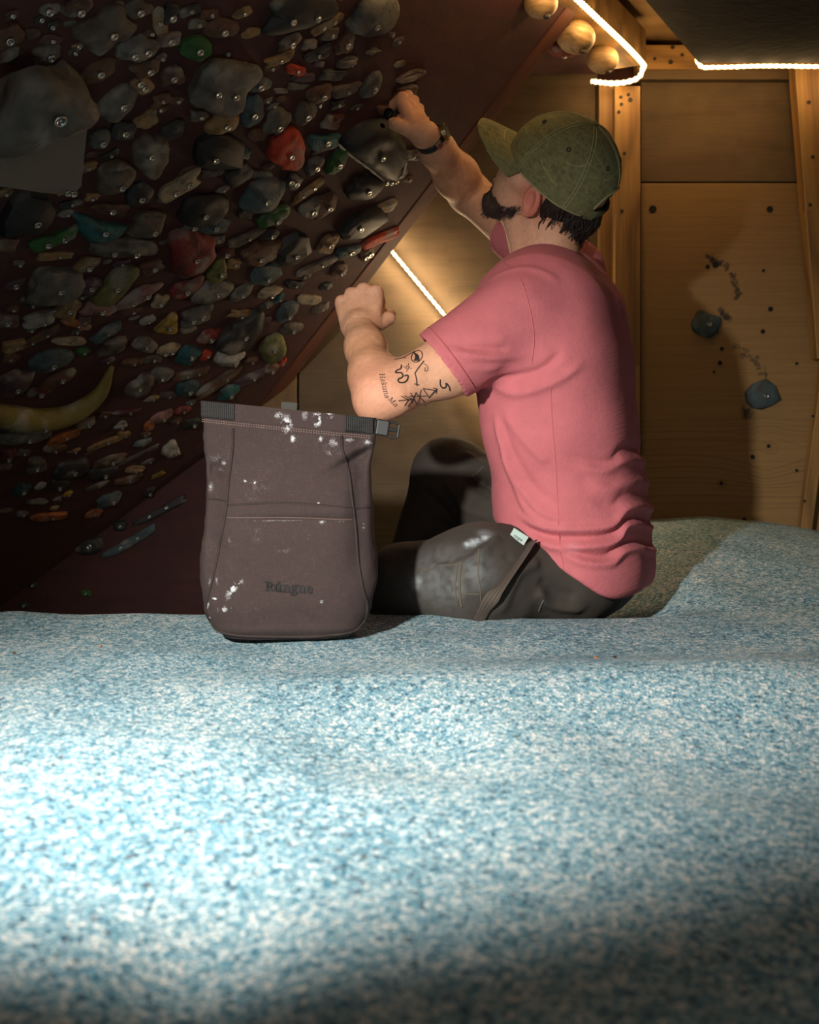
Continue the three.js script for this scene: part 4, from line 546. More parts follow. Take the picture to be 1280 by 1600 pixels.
  const wristStub = (w, e, f) => { const c = cone(along(e, w, 0.84), w, 0.024, 0.028); return (x, y, z) => smin(f(x, y, z), c(x, y, z), 0.016); };
  const handBox = (m) => box([V(-0.05, -0.03, -0.07).applyMatrix4(m), V(0.06, 0.11, 0.03).applyMatrix4(m), V(0.06, -0.03, 0.03).applyMatrix4(m), V(-0.05, 0.11, -0.07).applyMatrix4(m), V(-0.05, 0.11, 0.03).applyMatrix4(m), V(0.06, -0.03, -0.07).applyMatrix4(m)], 0.005);
  const gBody = netSurface(bodyF, ...box([P(560, 520, 2.2), P(1010, 960, 1.8), P(650, 190, 2.5), P(700, 700, 2.6), P(560, 960, 2.55), elL], 0.06), 0.0065);
  const gHead = netSurface(headF, ...box([H(0, 0, 0), neckBase], 0.13), 0.0032), gL = netSurface(wristStub(wrL, elL, handL), ...handBox(handLM), 0.0024), gR = netSurface(wristStub(wrR, elR, handR), ...handBox(handRM), 0.0024);
  const skin = merge([gBody, gHead, gL, gR]), flush = [[elL, 0.05, 0.5], [P(560, 462, 2.15), 0.06, 0.45], [P(636, 145, 2.2), 0.05, 0.3], [H(0.085, -0.016, -0.004), 0.032, 1.3], [H(0, -0.02, 0.1), 0.03, 0.4]];
  const hairy = [[along(elL, wrL, 0.45), 0.085], [along(elR, wrR, 0.4), 0.10]];
  paint(skin, (x, y, z) => { const c = C(0xcf9c7c), n = fbm(x * 40, y * 40, z * 40, 3); let hk = 0; for (const [p, r] of hairy) hk = Math.max(hk, Math.exp(-((x - p.x) ** 2 + (y - p.y) ** 2 + (z - p.z) ** 2) / (r * r))); c.lerp(C(0xa87443), 0.6 * hk * clamp(0.75 + 1.4 * fbm(x * 170, y * 60, z * 170, 2))); c.multiplyScalar(1 + 0.22 * n + 0.12 * noise3(x * 300, y * 300, z * 300)); let k = 0.12 * Math.max(0, fbm(x * 14, y * 14, z * 14, 2)); for (const [p, r, a] of flush) k += a * Math.exp(-((x - p.x) ** 2 + (y - p.y) ** 2 + (z - p.z) ** 2) / (r * r)); return c.lerp(C(0xc06a5a), clamp(k, 0, 0.8)); });
  const skinMat = new THREE.MeshPhysicalMaterial({ color: 0xffffff, vertexColors: true, roughness: 0.55, bumpMap: scaled(roughBump, 14), bumpScale: 0.0005, specularIntensity: 0.6 });
  part(person, 'body', skin, skinMat);
  // eyes
  for (const s of [1, -1]) { const e = part(person, 'eye', new THREE.SphereGeometry(0.0125, 20, 14).applyMatrix4(HM.clone().multiply(new THREE.Matrix4().makeTranslation(s * 0.031, 0.017, 0.082))), mat(0xe8e2da, 0.2)); part(e, 'iris', new THREE.SphereGeometry(0.0062, 16, 10).applyMatrix4(HM.clone().multiply(new THREE.Matrix4().makeTranslation(s * 0.031, 0.0185, 0.0895))), mat(0x2a1a10, 0.2)); }
  // finger and thumb nails of the visible hand edges
  const nail = (m, p, n) => { const q = new THREE.SphereGeometry(0.0055, 10, 8).scale(1, 1.2, 0.35), t = m.clone().multiply(new THREE.Matrix4().makeTranslation(p.x, p.y, p.z)).multiply(new THREE.Matrix4().makeRotationY(n)); return part(person, 'nail', q.applyMatrix4(t), mat(0xd9b3a2, 0.35)); };
  nail(handLM, V(0.030, 0.066, -0.062), 0.6); nail(handRM, V(0.030, 0.066, -0.062), 0.6);

  // ---------------- trousers
  const shirtLow = torso(0);
  const hipF = union(torso(-0.012).slice(0, 4), 0.035), legF = union(legs(0), 0.035), waistCut = P(890, 790, 2.12).y, trouserF0 = (x, y, z) => smin(Math.max(hipF(x, y, z), y - waistCut), legF(x, y, z), 0.03);
  const creaseT = [[P(790, 815, 1.93), P(755, 860, 1.9), P(750, 940, 1.9)], [P(770, 830, 1.93), P(720, 850, 1.9), P(660, 860, 1.92)], [P(840, 880, 1.96), P(800, 900, 1.93), P(770, 955, 1.92)], [P(700, 720, 2.33), P(740, 760, 2.28), P(775, 780, 2.25)], [P(720, 690, 2.34), P(760, 720, 2.28), P(778, 740, 2.2)], [P(800, 870, 1.93), P(770, 880, 1.9), P(735, 870, 1.9)], [P(660, 870, 1.93), P(690, 890, 1.9), P(700, 930, 1.9)], [P(830, 900, 1.95), P(870, 925, 1.95), P(900, 930, 1.97)], [P(825, 915, 1.95), P(860, 945, 1.95), P(920, 950, 1.98)], [P(745, 850, 1.9), P(700, 862, 1.9), P(655, 875, 1.92)], [P(690, 740, 2.34), P(720, 790, 2.28), P(760, 810, 2.2)], [P(660, 760, 2.36), P(690, 800, 2.33), P(700, 850, 2.3)]];
  const trouserF = (x, y, z) => trouserF0(x, y, z) + 0.006 * fbm(x * 15, y * 15, z * 15, 2) + 0.0022 * fbm(x * 42, y * 42, z * 42, 2);
  let lineT = 0; const lineDist = (p, list) => { let best = 1e9; const q = V(0, 0, 0); for (let i = 0; i + 1 < list.length; i++) { const a = list[i], b = list[i + 1], ab = q.copy(b).sub(a), t = clamp(((p.x - a.x) * ab.x + (p.y - a.y) * ab.y + (p.z - a.z) * ab.z) / ab.lengthSq()); const d = Math.hypot(p.x - a.x - ab.x * t, p.y - a.y - ab.y * t, p.z - a.z - ab.z * t); if (d < best) { best = d; lineT = (i + t) / (list.length - 1); } } return best; };
  // push a surface out or in along folds: [points, height, width]
  const smoothLine = (pts) => new THREE.CatmullRomCurve3(pts, false, 'centripetal').getPoints(pts.length * 4);
  function fold(g, f, folds) {
    const p = g.attributes.position, n = g.attributes.normal, ls = folds.map(([pts, h, w]) => { const line = smoothLine(pts.map((q) => snap(f, q))); return { line, h, w, box: new THREE.Box3().setFromPoints(line).expandByScalar(w * 3) }; }), v = V(0, 0, 0);
    for (let i = 0; i < p.count; i++) { v.fromBufferAttribute(p, i); let s = 0; for (const l of ls) if (l.box.containsPoint(v)) { const d = lineDist(v, l.line); if (d < l.w * 3) s += l.h * Math.exp(-((d / l.w) ** 2)) * smooth(0, 0.18, lineT) * smooth(1, 0.82, lineT); } if (s) p.setXYZ(i, v.x + n.getX(i) * s, v.y + n.getY(i) * s, v.z + n.getZ(i) * s); }
    g.computeVertexNormals(); return g;
  }
  const gT = netSurface(trouserF, ...box([P(590, 970, 2.5), P(1030, 980, 1.9), P(700, 660, 2.5), P(900, 780, 1.85), P(900, 780, 2.55)], 0.05), 0.005);
  fold(gT, trouserF, creaseT.map((l, i) => [l, i % 2 ? -0.006 : 0.008, 0.010]));
  const chalkT = [[728, 838, 1.915, 0.0055, 1], [738, 834, 1.915, 0.007, 1], [748, 829, 1.915, 0.006, 1], [762, 821, 1.92, 0.008, 0.8], [765, 812, 1.93, 0.012, 0.5], [690, 905, 1.92, 0.05, 0.18], [655, 912, 1.95, 0.012, 0.5], [715, 915, 1.91, 0.02, 0.3], [745, 895, 1.9, 0.03, 0.2]].map(([u, v, d, r, a]) => [snap(trouserF, P(u, v, d)), r, a]);
  paint(gT, (x, y, z) => { const c = C(0x38322b).multiplyScalar(1 + 0.25 * fbm(x * 30, y * 30, z * 30, 3)); let k = 0; for (const [p, r, a] of chalkT) k = Math.max(k, a * Math.exp(-((x - p.x) ** 2 + (y - p.y) ** 2 + (z - p.z) ** 2) / (r * r)) * clamp(0.8 + 1.2 * fbm(x * 120, y * 120, z * 120, 2))); return c.lerp(C(0xb9c2c4), clamp(k)); });
  const trouserMat = mat(0xffffff, 0.85, { vertexColors: true, bumpMap: scaled(weaveBump, 8), bumpScale: 0.0005 }), trousers = part(person, 'trousers', gT, trouserMat);
  const seamMat = mat(0x5a5246, 0.85), onMesh = (g, f, pts, off) => { const pp = g.attributes.position, nn = g.attributes.normal, line = new THREE.CatmullRomCurve3(pts.map((p) => snap(f, p)), false, 'centripetal').getPoints(pts.length * 7), o = []; for (const p of line) { let w = 0, s = V(0, 0, 0), n = V(0, 0, 0); for (let i = 0; i < pp.count; i++) { const dx = pp.getX(i) - p.x, dy = pp.getY(i) - p.y, dz = pp.getZ(i) - p.z, d2 = dx * dx + dy * dy + dz * dz; if (d2 < 0.00022) { const k = Math.exp(-d2 / 0.00002); w += k; n.x += nn.getX(i) * k; n.y += nn.getY(i) * k; n.z += nn.getZ(i) * k; s.x += dx * k; s.y += dy * k; s.z += dz * k; } } if (w > 0) { n.normalize(); o.push(p.clone().addScaledVector(n, s.dot(n) / w + off)); } } return o; }, seamT = (list, d, r = 0.0013, m = seamMat) => part(trousers, 'seam', tube(onMesh(gT, trouserF, list.map(([u, v]) => P(u, v, d)), 0.0004), r, 60, 6), m);
  seamT([[645, 886], [680, 880], [718, 874]], 1.9); seamT([[718, 874], [719, 910], [721, 950]], 1.9, 0.0022); seamT([[711, 876], [712, 915], [713, 950]], 1.9); seamT([[752, 850], [747, 890], [750, 925], [752, 950]], 1.9); seamT([[722, 928], [735, 926], [748, 926]], 1.9); seamT([[848, 935], [849, 950], [850, 965]], 1.94, 0.0016, mat(0x8a8478, 0.4, { metalness: 0.6 }));
  seamT([[726, 732], [755, 712], [775, 700]], 2.28, 0.0009); seamT([[726, 734], [760, 760], [780, 778]], 2.27, 0.0009);
  // webbing strap hanging from the waist
  const strapPts = [[822, 862, 1.965], [800, 885, 1.935], [775, 910, 1.915], [758, 935, 1.905], [747, 968, 1.90]].map(([u, v, d]) => snap(trouserF, P(u, v, d), 0.010));
  part(person, 'belt_strap', tube(smoothLine(strapPts), 0.0016, 60, 10, { flat: 8, up: (t) => V(0.62, 0.55, 0.1) }), mat(0x5a4f45, 0.75, { bumpMap: scaled(weaveBump, 60, 20), bumpScale: 0.0006 }), 'dark webbing strap hanging from the waist');
  // shoes
  for (const [a, b] of [[P(628, 935, 2.42), P(560, 950, 2.40)], [P(770, 972, 2.26), P(850, 975, 2.3)]]) part(person, 'shoe', netSurface(union([cone(a, b, 0.04, 0.028), cone(a.clone().add(V(0, 0.03, 0)), a, 0.042, 0.04)], 0.02), ...box([a, b], 0.09), 0.006), mat(0x1a1817, 0.6));

  // ---------------- t-shirt
  const hemC = P(694, 572, 1.915), hemN = V(-0.80, -0.60, -0.02).normalize(), hemRC = P(786, 372, 2.345), hemRN = elR.clone().sub(shR).normalize();
  const sleeveEnd = P(676, 583, 1.905), slL = union([cone(shL, sleeveEnd, 0.078, 0.066)], 0.02), slR = union([cone(shR, along(shR, elR, 0.75), 0.074, 0.062)], 0.02), hollowL = cone(along(shL, sleeveEnd, 0.6), along(shL, sleeveEnd, 1.4), 0.058, 0.060), hollowR = cone(along(shR, elR, 0.45), along(shR, elR, 1), 0.055, 0.055);
  const shirtT = union(torso(0.006), 0.05), hemA = P(800, 836, 2.0), hemNormal = V(-0.56, -0.83, 0).normalize(), lowY = P(950, 930, 2.05).y;
  const neckHole = cone(H(0, -0.03, -0.03), P(852, 426, 2.115), 0.064, 0.063);
  const shirtF = (x, y, z) => {
    const l = Math.max(slL(x, y, z), (x - hemC.x) * hemN.x + (y - hemC.y) * hemN.y + (z - hemC.z) * hemN.z), r = Math.max(slR(x, y, z), (x - hemRC.x) * hemRN.x + (y - hemRC.y) * hemRN.y + (z - hemRC.z) * hemRN.z);
    let d = smin(shirtT(x, y, z), Math.max(l, -hollowL(x, y, z)), 0.03); d = smin(d, Math.max(r, -hollowR(x, y, z)), 0.03);
    d += 0.0035 * noise3(x * 13, y * 11, z * 13);
    d = smax(d, -neckHole(x, y, z), 0.012);
    d = smax(d, (x - hemA.x) * hemNormal.x + (y - hemA.y) * hemNormal.y, 0.006); return smax(d, lowY - y, 0.02);
  };
  const gS = netSurface(shirtF, ...box([P(640, 560, 1.85), P(1010, 940, 1.9), P(1000, 380, 2.4), P(760, 370, 2.42), P(900, 940, 2.35)], 0.05), 0.004);
  const q = (list, d) => list.map(([u, v, dd]) => P(u, v, dd ?? d));
  fold(gS, shirtF, [
    [q([[762, 640], [775, 700], [800, 760], [845, 800], [905, 815]], 1.95), 0.007, 0.008], [q([[775, 640], [800, 710], [835, 765], [880, 795]], 1.95), -0.004, 0.010], [q([[768, 700], [785, 760], [815, 800], [860, 822]], 1.95), 0.006, 0.007], [q([[790, 640], [830, 690], [860, 720]], 1.95), 0.004, 0.009],
    [q([[790, 800], [840, 818], [890, 822], [950, 818], [992, 795], [1002, 795, 2.12], [1000, 795, 2.24]], 1.97), 0.009, 0.008], [q([[795, 812], [850, 833], [900, 836], [955, 833], [990, 815], [1002, 815, 2.12], [1000, 815, 2.24]], 1.97), -0.008, 0.007], [q([[800, 822], [860, 848], [915, 850], [965, 843], [994, 822], [1002, 822, 2.12], [1000, 822, 2.24]], 1.97), 0.009, 0.008], [q([[870, 842], [900, 862], [940, 868], [985, 850], [1002, 850, 2.12], [1000, 850, 2.24]], 1.97), -0.007, 0.007], [q([[868, 850], [905, 876], [950, 880], [990, 862], [1002, 862, 2.12], [1000, 862, 2.24]], 1.97), 0.008, 0.008], [q([[872, 868], [895, 892], [925, 902]], 1.97), 0.006, 0.006], [q([[868, 845], [880, 875], [878, 900]], 1.97), 0.004, 0.005],
    [q([[868, 690], [905, 715], [950, 722], [990, 705], [1002, 705, 2.12], [1000, 705, 2.24]], 1.97), -0.006, 0.010], [q([[880, 706], [930, 732], [988, 722], [1002, 722, 2.12], [1000, 722, 2.24]], 1.97), 0.007, 0.010], [q([[900, 745], [945, 765], [988, 755], [1002, 755, 2.12], [1000, 755, 2.24]], 1.97), 0.005, 0.010], [q([[905, 775], [950, 790], [990, 775], [1002, 775, 2.12], [1000, 775, 2.24]], 1.97), -0.005, 0.009],
    [q([[690, 527], [740, 526], [800, 530]], 1.87), 0.005, 0.006], [q([[692, 540], [745, 544], [810, 552]], 1.86), -0.005, 0.006], [q([[697, 552], [750, 558], [830, 572]], 1.86), 0.006, 0.007], [q([[715, 572], [770, 580], [840, 585]], 1.87), 0.004, 0.007], [q([[752, 606], [800, 598], [850, 575], [880, 545]], 1.9), -0.007, 0.008], [q([[760, 625], [810, 612], [865, 590], [905, 560]], 1.93), 0.006, 0.009],
    [q([[800, 425], [850, 418], [900, 412]], 2.03), 0.004, 0.005], [q([[790, 440], [850, 432], [920, 425]], 2.02), -0.003, 0.006], [q([[815, 410], [860, 400], [905, 393]], 2.05), 0.006, 0.006], [q([[840, 430], [890, 440], [940, 450]], 2.02), 0.003, 0.007], [q([[770, 455], [820, 450], [870, 455]], 1.95), 0.003, 0.008],
  ]);
  const chalkS = [[933, 915, 2.0, 0.010, 0.6], [925, 905, 2.0, 0.014, 0.25], [893, 850, 1.98, 0.01, 0.15], [820, 880, 1.97, 0.01, 0.12]].map(([u, v, d, r, a]) => [snap(shirtF, P(u, v, d)), r, a]);
  paint(gS, (x, y, z) => { const c = C(0xbc666b).multiplyScalar(1 + 0.12 * fbm(x * 50, y * 50, z * 50, 3)); let k = 0; for (const [p, r, a] of chalkS) k = Math.max(k, a * Math.exp(-((x - p.x) ** 2 + (y - p.y) ** 2 + (z - p.z) ** 2) / (r * r)) * clamp(0.8 + 1.5 * fbm(x * 140, y * 140, z * 140, 2))); return c.lerp(C(0xd8d4d4), clamp(k)); });
  const shirtMat = new THREE.MeshPhysicalMaterial({ color: 0xffffff, vertexColors: true, roughness: 0.9, bumpMap: scaled(roughBump, 10), bumpScale: 0.0006, sheen: 0.25, sheenColor: new THREE.Color(0xd88a90), sheenRoughness: 0.6 });
  const shirt = part(person, 't_shirt', gS, shirtMat), shirtSeam = mat(0xb85f62, 0.9);
  const seamS = (list, d, r = 0.0011) => part(shirt, 'seam', tube(onMesh(gS, shirtF, list.map(([u, v, dd]) => P(u, v, dd ?? d)), 0.0001), r, 90, 6), shirtSeam);
  seamS([[858, 590], [862, 650], [868, 720], [872, 800], [874, 850], [880, 895]], 1.94, 0.0009); seamS([[800, 430, 2.0], [822, 480, 1.9], [838, 530, 1.88], [832, 572, 1.88]], 1.9);
  // hem stitching round the sleeve
  { const axis = hemN, u = V(0, 1, 0).addScaledVector(axis, -axis.y).normalize(), w = axis.clone().cross(u), ring = []; for (let i = 0; i < 20; i++) { const a = i / 20 * 6.2832; ring.push(snap(slL, hemC.clone().addScaledVector(axis, -0.018).addScaledVector(u, Math.cos(a) * 0.06).addScaledVector(w, Math.sin(a) * 0.06), 0.0015)); } part(shirt, 'sleeve_hem', tube(ring, 0.0011, 100, 6, { closed: true }), shirtSeam); }
  // pale label sewn to the hem
  { const [c, x] = canvas(256, 128); x.fillStyle = '#a9bcb2'; x.fillRect(0, 0, 256, 128); x.fillStyle = '#20302c'; x.font = 'bold 44px sans-serif'; x.textAlign = 'center'; x.fillText('rúngne', 132, 84); const p = march((x, y, z) => Math.min(shirtF(x, y, z), trouserF(x, y, z)), P(812, 842, 1.93).setZ(-1.6), V(0, 0, -1), 0.8), Y = V(0.5, 0.86, 0.05).normalize(), Z = V(-0.35, 0.12, 0.93), X = Y.clone().cross(Z).normalize(); Z.crossVectors(X, Y); part(shirt, 'hem_label', sheet(8, 6, (a, b) => p.clone().add(V(0, 0, 0.007)).addScaledVector(X, (a - 0.5) * 0.031).addScaledVector(Y, (b - 0.5) * 0.021).addScaledVector(Z, 0.002 * Math.sin(a * 3))), mat(0xffffff, 0.8, { map: canvasTex(c), side: THREE.DoubleSide }), 'pale green woven label with dark lettering'); }
  // ---------------- tattoos on the upper arm
  {
    const k = 4, W = 180, Hh = 150, cu = 662, cvv = 590, [c, x] = canvas(W * k, Hh * k), T = (u, v) => [(u - cu + W / 2) * k, (v - cvv + Hh / 2) * k];
    x.clearRect(0, 0, W * k, Hh * k); x.strokeStyle = x.fillStyle = 'rgba(34,36,38,0.92)'; x.lineCap = 'round'; x.lineJoin = 'round';
    const line = (pts, w = 1.3) => { x.lineWidth = w * k; x.beginPath(); pts.forEach(([u, v], i) => i ? x.lineTo(...T(u, v)) : x.moveTo(...T(u, v))); x.stroke(); };
    const curve = (pts, w) => { x.lineWidth = w * k; x.beginPath(); x.moveTo(...T(...pts[0])); for (let i = 1; i + 1 < pts.length; i++) { const m = [(pts[i][0] + pts[i + 1][0]) / 2, (pts[i][1] + pts[i + 1][1]) / 2]; x.quadraticCurveTo(...T(...pts[i]), ...T(...m)); } x.lineTo(...T(...pts[pts.length - 1])); x.stroke(); };
    line([[622, 556], [636, 553.5], [641, 549], [653, 542]]); line([[636, 553.5], [640, 555]], 0.9); x.lineWidth = 1.4 * k; x.beginPath(); x.ellipse(...T(657, 552), 8.5 * k, 11 * k, 0.35, 0, 6.3); x.stroke(); for (let i = 0; i < 5; i++) curve([[652 + i * 1.5, 545 + i], [656 + i, 552], [653 + i * 2, 560]], 1.5);
    curve([[633, 568], [634, 574], [625, 577], [624, 582], [634, 580], [637, 588], [628, 592], [630, 598], [640, 597], [644, 590], [644, 584], [639, 586]], 2.3);
    for (let i = 0; i < 8; i++) { const a = i * 0.785 + 0.2, r = i % 2 ? 4 : 7; line([[643 + Math.cos(a) * 1.6, 572 + Math.sin(a) * 1.6], [643 + Math.cos(a) * r, 572 + Math.sin(a) * r]], 0.9); }
    line([[668, 561], [660, 572], [654.5, 581], [657, 590], [657.5, 600]], 1.8); line([[654, 598], [661, 599]], 1.2); curve([[668, 565], [675, 568], [675, 576], [669, 578], [671, 571]], 1);
    line([[648, 613], [657, 628]]); line([[656, 611], [650, 627]]); line([[656, 612], [669, 623]]); line([[664, 606], [659, 626]]); line([[646, 618], [672, 614]], 1);
    line([[667, 604], [686, 605], [676, 616], [667, 604]]); line([[676, 616], [689, 603]]); line([[683, 602], [689, 603], [687, 609]]);
    line([[630, 626], [650, 622]]); line([[634, 619], [645, 623], [639, 632]]); line([[639, 618], [651, 622], [644, 633]]);
    curve([[694, 590], [693, 597], [698, 602], [704, 599], [702, 593], [708, 598], [709, 604]], 2.2);
    x.save(); x.translate(...T(599, 583)); x.rotate(1.32); x.font = `italic ${11 * k}px serif`; x.fillText('Hakuna', 0, 0); x.restore(); x.save(); x.translate(...T(608, 620)); x.rotate(0.75); x.font = `italic ${11 * k}px serif`; x.fillText('- Ma', 0, 0); x.restore();
    const armF = union(armL, 0.022), ctr = snap(armF, P(cu, cvv, 1.83)), m = new THREE.MeshStandardMaterial({ map: canvasTex(c), transparent: true, roughness: 0.55 });
    part(person, 'tattoo', patch(armF, ctr, V(-0.05, 0.12, 1), V(0, 1, 0), W / FOCAL * 1.845, Hh / FOCAL * 1.845, 0.0008, 70, 60), m, 'black line tattoos on the upper arm');
  }
  // ---------------- hair and beard
  const hairF = inFrame(HM, (x, y, z) => { const n = 0.007 * fbm(x * 55, y * 55, z * 55, 3); let d = smin(skull(x, y, z) - 0.006, cone(V(0, -0.07, -0.075), V(0, -0.03, -0.08), 0.036, 0.04)(x, y, z), 0.03) - n;  d = Math.max(d, y - 0.02, z + 0.022 + Math.max(0, -y - 0.02) * 0.35); return Math.max(d, -y - 0.112); });
  const hair = part(person, 'hair', netSurface(hairF, ...box([H(0.1, 0.06, 0.03), H(-0.1, 0.06, 0.03), H(0.1, -0.12, -0.13), H(-0.1, -0.12, -0.13), H(0.1, -0.12, 0.03), H(0, 0.06, -0.13)], 0.02), 0.0032), mat(0x1d130d, 0.6));
  { const R = rng(9), list = []; for (let i = 0; i < 420; i++) { const p = H((R() - 0.5) * 0.17, -0.12 + R() * 0.13, -0.03 - R() * 0.09), s = snap(hairF, p), n = grad(hairF, s), dn = hu.clone().multiplyScalar(-0.012 - R() * 0.012), k = n.clone().cross(hu).multiplyScalar((R() - 0.5) * 0.014); if (s.clone().sub(headAt).dot(hu) > 0.03) continue; list.push(tube([s.clone().addScaledVector(n, -0.003), s.clone().addScaledVector(n, 0.004).addScaledVector(dn, 0.4).add(k), s.clone().addScaledVector(n, 0.003 + R() * 0.004).add(dn)], (t) => 0.0012 * (1 - 0.6 * t), 5, 4, { cap: false })); } part(hair, 'curls', merge(list), mat(0x241811, 0.55)); }
  const beardLocal = (x, y, z) => headLocal(x, y, z) - 0.0015 - 0.005 * smooth(-0.08, -0.11, y) - 0.004 * fbm(x * 90, y * 90, z * 90, 2), cut = (x, y, z) => Math.max(y + 0.076 + 0.012 * fbm(x * 80, y * 80, z * 80, 2) - 0.3 * Math.max(0, 0.075 - z) * 0.5 - (z > 0.085 ? 0.028 : 0), -z + 0.024);
  const beardF = inFrame(HM, (x, y, z) => { const m = Math.max(beardLocal(x, y, z), cut(x, y, z), -(headLocal(x, y, z) + 0.006)); const lips = cone(V(-0.016, -0.063, 0.095), V(0.016, -0.063, 0.095), 0.012, 0.012)(x, y, z); return Math.max(m, -lips); });
  const beard = part(person, 'beard', netSurface(beardF, ...box([H(0.08, -0.02, 0.02), H(-0.08, -0.02, 0.02), H(0.08, -0.14, 0.12), H(-0.08, -0.14, 0.12), H(0.08, -0.14, 0), H(0, 0, 0.12)], 0.015), 0.0028), mat(0x3a291e, 0.8));
  { const R = rng(19), list = []; for (let i = 0; i < 300; i++) { const a = R(), s = snap(headW, H(0.075 - a * 0.05 + (R() - 0.5) * 0.02, -0.045 - a * 0.06 - R() * 0.035, 0.012 + a * 0.07)), n = grad(headW, s), dir = hu.clone().multiplyScalar(-0.5).addScaledVector(hf, -0.3 + R() * 0.6).addScaledVector(n, 0.7).normalize(); const L = 0.006 + R() * 0.009; list.push(tube([s, s.clone().addScaledVector(dir, L * 0.5), s.clone().addScaledVector(dir, L).addScaledVector(hu, -0.003)], (t) => 0.0005 * (1 - 0.5 * t), 3, 3, { cap: false })); } part(beard, 'whiskers', merge(list), mat(0x33221a, 0.7)); }
  { const lobe = H(0.089, -0.046, 0.004), ring = part(person, 'earring', new THREE.TorusGeometry(0.0042, 0.0008, 8, 24).rotateY(0.5).translate(lobe.x, lobe.y, lobe.z), M.steel, 'small silver ring in the ear lobe'); }

  // ---------------- cap
  const cap = new THREE.Group(); cap.name = 'cap'; cap.userData.label = 'worn olive baseball cap with a back opening'; person.add(cap); cap.applyMatrix4(HM);
  const CR = [0.092, 0.112, 0.112], CC = V(0, 0.030, -0.006), dome = (th, ph, off = 0) => { const pinch = 1 - 0.010 * Math.abs(Math.sin(th * 3)) * Math.sin(ph), w = 0.0022 * fbm(Math.cos(th) * 5, Math.sin(th) * 5, ph * 5, 3) * Math.sin(ph); return V((CR[0] * pinch + off + w) * Math.sin(ph) * Math.sin(th), (CR[1] + off) * Math.cos(ph), (CR[2] * pinch + off + w) * Math.sin(ph) * Math.cos(th)).add(CC).add(V(0, 0, -0.004 * Math.cos(ph))); };
  {
    const [c, x] = canvas(1024, 512), R = rng(33); x.fillStyle = '#77744a'; x.fillRect(0, 0, 1024, 512);
    for (let i = 0; i < 9000; i++) { x.fillStyle = R() < 0.5 ? 'rgba(50,48,26,0.10)' : 'rgba(140,135,90,0.08)'; x.beginPath(); x.ellipse(R() * 1024, R() * 512, 3 + R() * 14, 2 + R() * 6, R() * 3, 0, 6.3); x.fill(); }
    x.strokeStyle = 'rgba(182,178,134,0.5)'; for (let i = 0; i < 30; i++) { let px = R() * 1024, py = 120 + R() * 340, a = R() * 6.3; x.lineWidth = 1.5 + R() * 3.5; x.beginPath(); x.moveTo(px, py); for (let k = 0; k < 4; k++) { a += (R() - 0.5) * 1.4; px += Math.cos(a) * 24; py += Math.sin(a) * 22; x.lineTo(px, py); } x.stroke(); }
    const capTex = canvasTex(c), capMat = mat(0xffffff, 0.85, { map: capTex, bumpMap: scaled(weaveBump, 10, 6), bumpScale: 0.0004, side: THREE.DoubleSide }), seamC = mat(0x8d8a5e, 0.85), RIM = 1.66, rimAt = (th) => 1.64 + 0.17 * (1 - Math.cos(th)) / 2;
    const open = (th, ph) => { const dt = Math.abs(Math.atan2(Math.sin(th - Math.PI), Math.cos(th - Math.PI))) / 0.50, dp = (ph - 1.60) / 0.36; return dp < 0 ? dt * dt + dp * dp < 1 : dt < 1 && ph < 1.64; };
    const nt = 150, np = 60, pos = [], uv = [], idx = [];
    for (const off of [0, -0.0035]) for (let j = 0; j <= np; j++) for (let i = 0; i <= nt; i++) { const th = i / nt * 6.28319, ph = j / np * rimAt(th), p = dome(th, ph, off); pos.push(p.x, p.y, p.z); uv.push(i / nt, 1 - j / np); }
    const w = nt + 1, half = w * (np + 1);
    for (let s = 0; s < 2; s++) for (let j = 0; j < np; j++) for (let i = 0; i < nt; i++) { if (open((i + 0.5) / nt * 6.28319, (j + 0.5) / np * rimAt((i + 0.5) / nt * 6.28319))) continue; const a = s * half + j * w + i, b = a + w; idx.push(...(s ? [a, a + 1, b, b, a + 1, b + 1] : [a, b, a + 1, b, b + 1, a + 1])); }
    for (let i = 0; i < nt; i++) { const a = np * w + i, b = a + half; idx.push(a, b, a + 1, b, b + 1, a + 1); }
    part(cap, 'crown', geo(pos, idx, uv), capMat);
    for (let k = 0; k < 6; k++) { const th = k * Math.PI / 3 + 0.0, lim = k === 3 ? 1.2 : rimAt(th); for (const o of [-0.035, 0.035]) { const pts = []; for (let i = 1; i <= 16; i++) { const ph = i / 16 * lim; pts.push(dome(th + o / Math.max(0.25, Math.sin(ph)) * 0.8, ph, 0.0004)); } part(cap, 'seam', tube(pts, 0.0009, 40, 5), seamC); } }
    for (let k = 0; k < 6; k++) part(cap, 'eyelet', new THREE.TorusGeometry(0.0034, 0.0013, 8, 18).lookAt(dome(k * Math.PI / 3 + 0.52, 0.86, 0.1).sub(dome(k * Math.PI / 3 + 0.52, 0.86))).translate(...dome(k * Math.PI / 3 + 0.52, 0.86, 0.0006).toArray()), mat(0x2f2d18, 0.8));
    part(cap, 'button', new THREE.SphereGeometry(0.0075, 18, 12).scale(1, 0.5, 1).translate(...dome(0, 0, 0.001).toArray()), capMat);
    const rim = []; for (let i = 0; i < 60; i++) { const th = i / 60 * 6.28319; rim.push(dome(th, rimAt(th), -0.0015)); } part(cap, 'rim_binding', tube(rim, 0.0022, 160, 6, { closed: true }), seamC);
    const arch = []; for (let i = 0; i <= 24; i++) { const t = i / 24 * Math.PI, th = Math.PI + Math.cos(t) * 0.50, ph = 1.60 - Math.sin(t) * 0.36; arch.push(dome(th, ph, 0.0)); } part(cap, 'opening_binding', tube(arch, 0.0024, 60, 6), seamC);
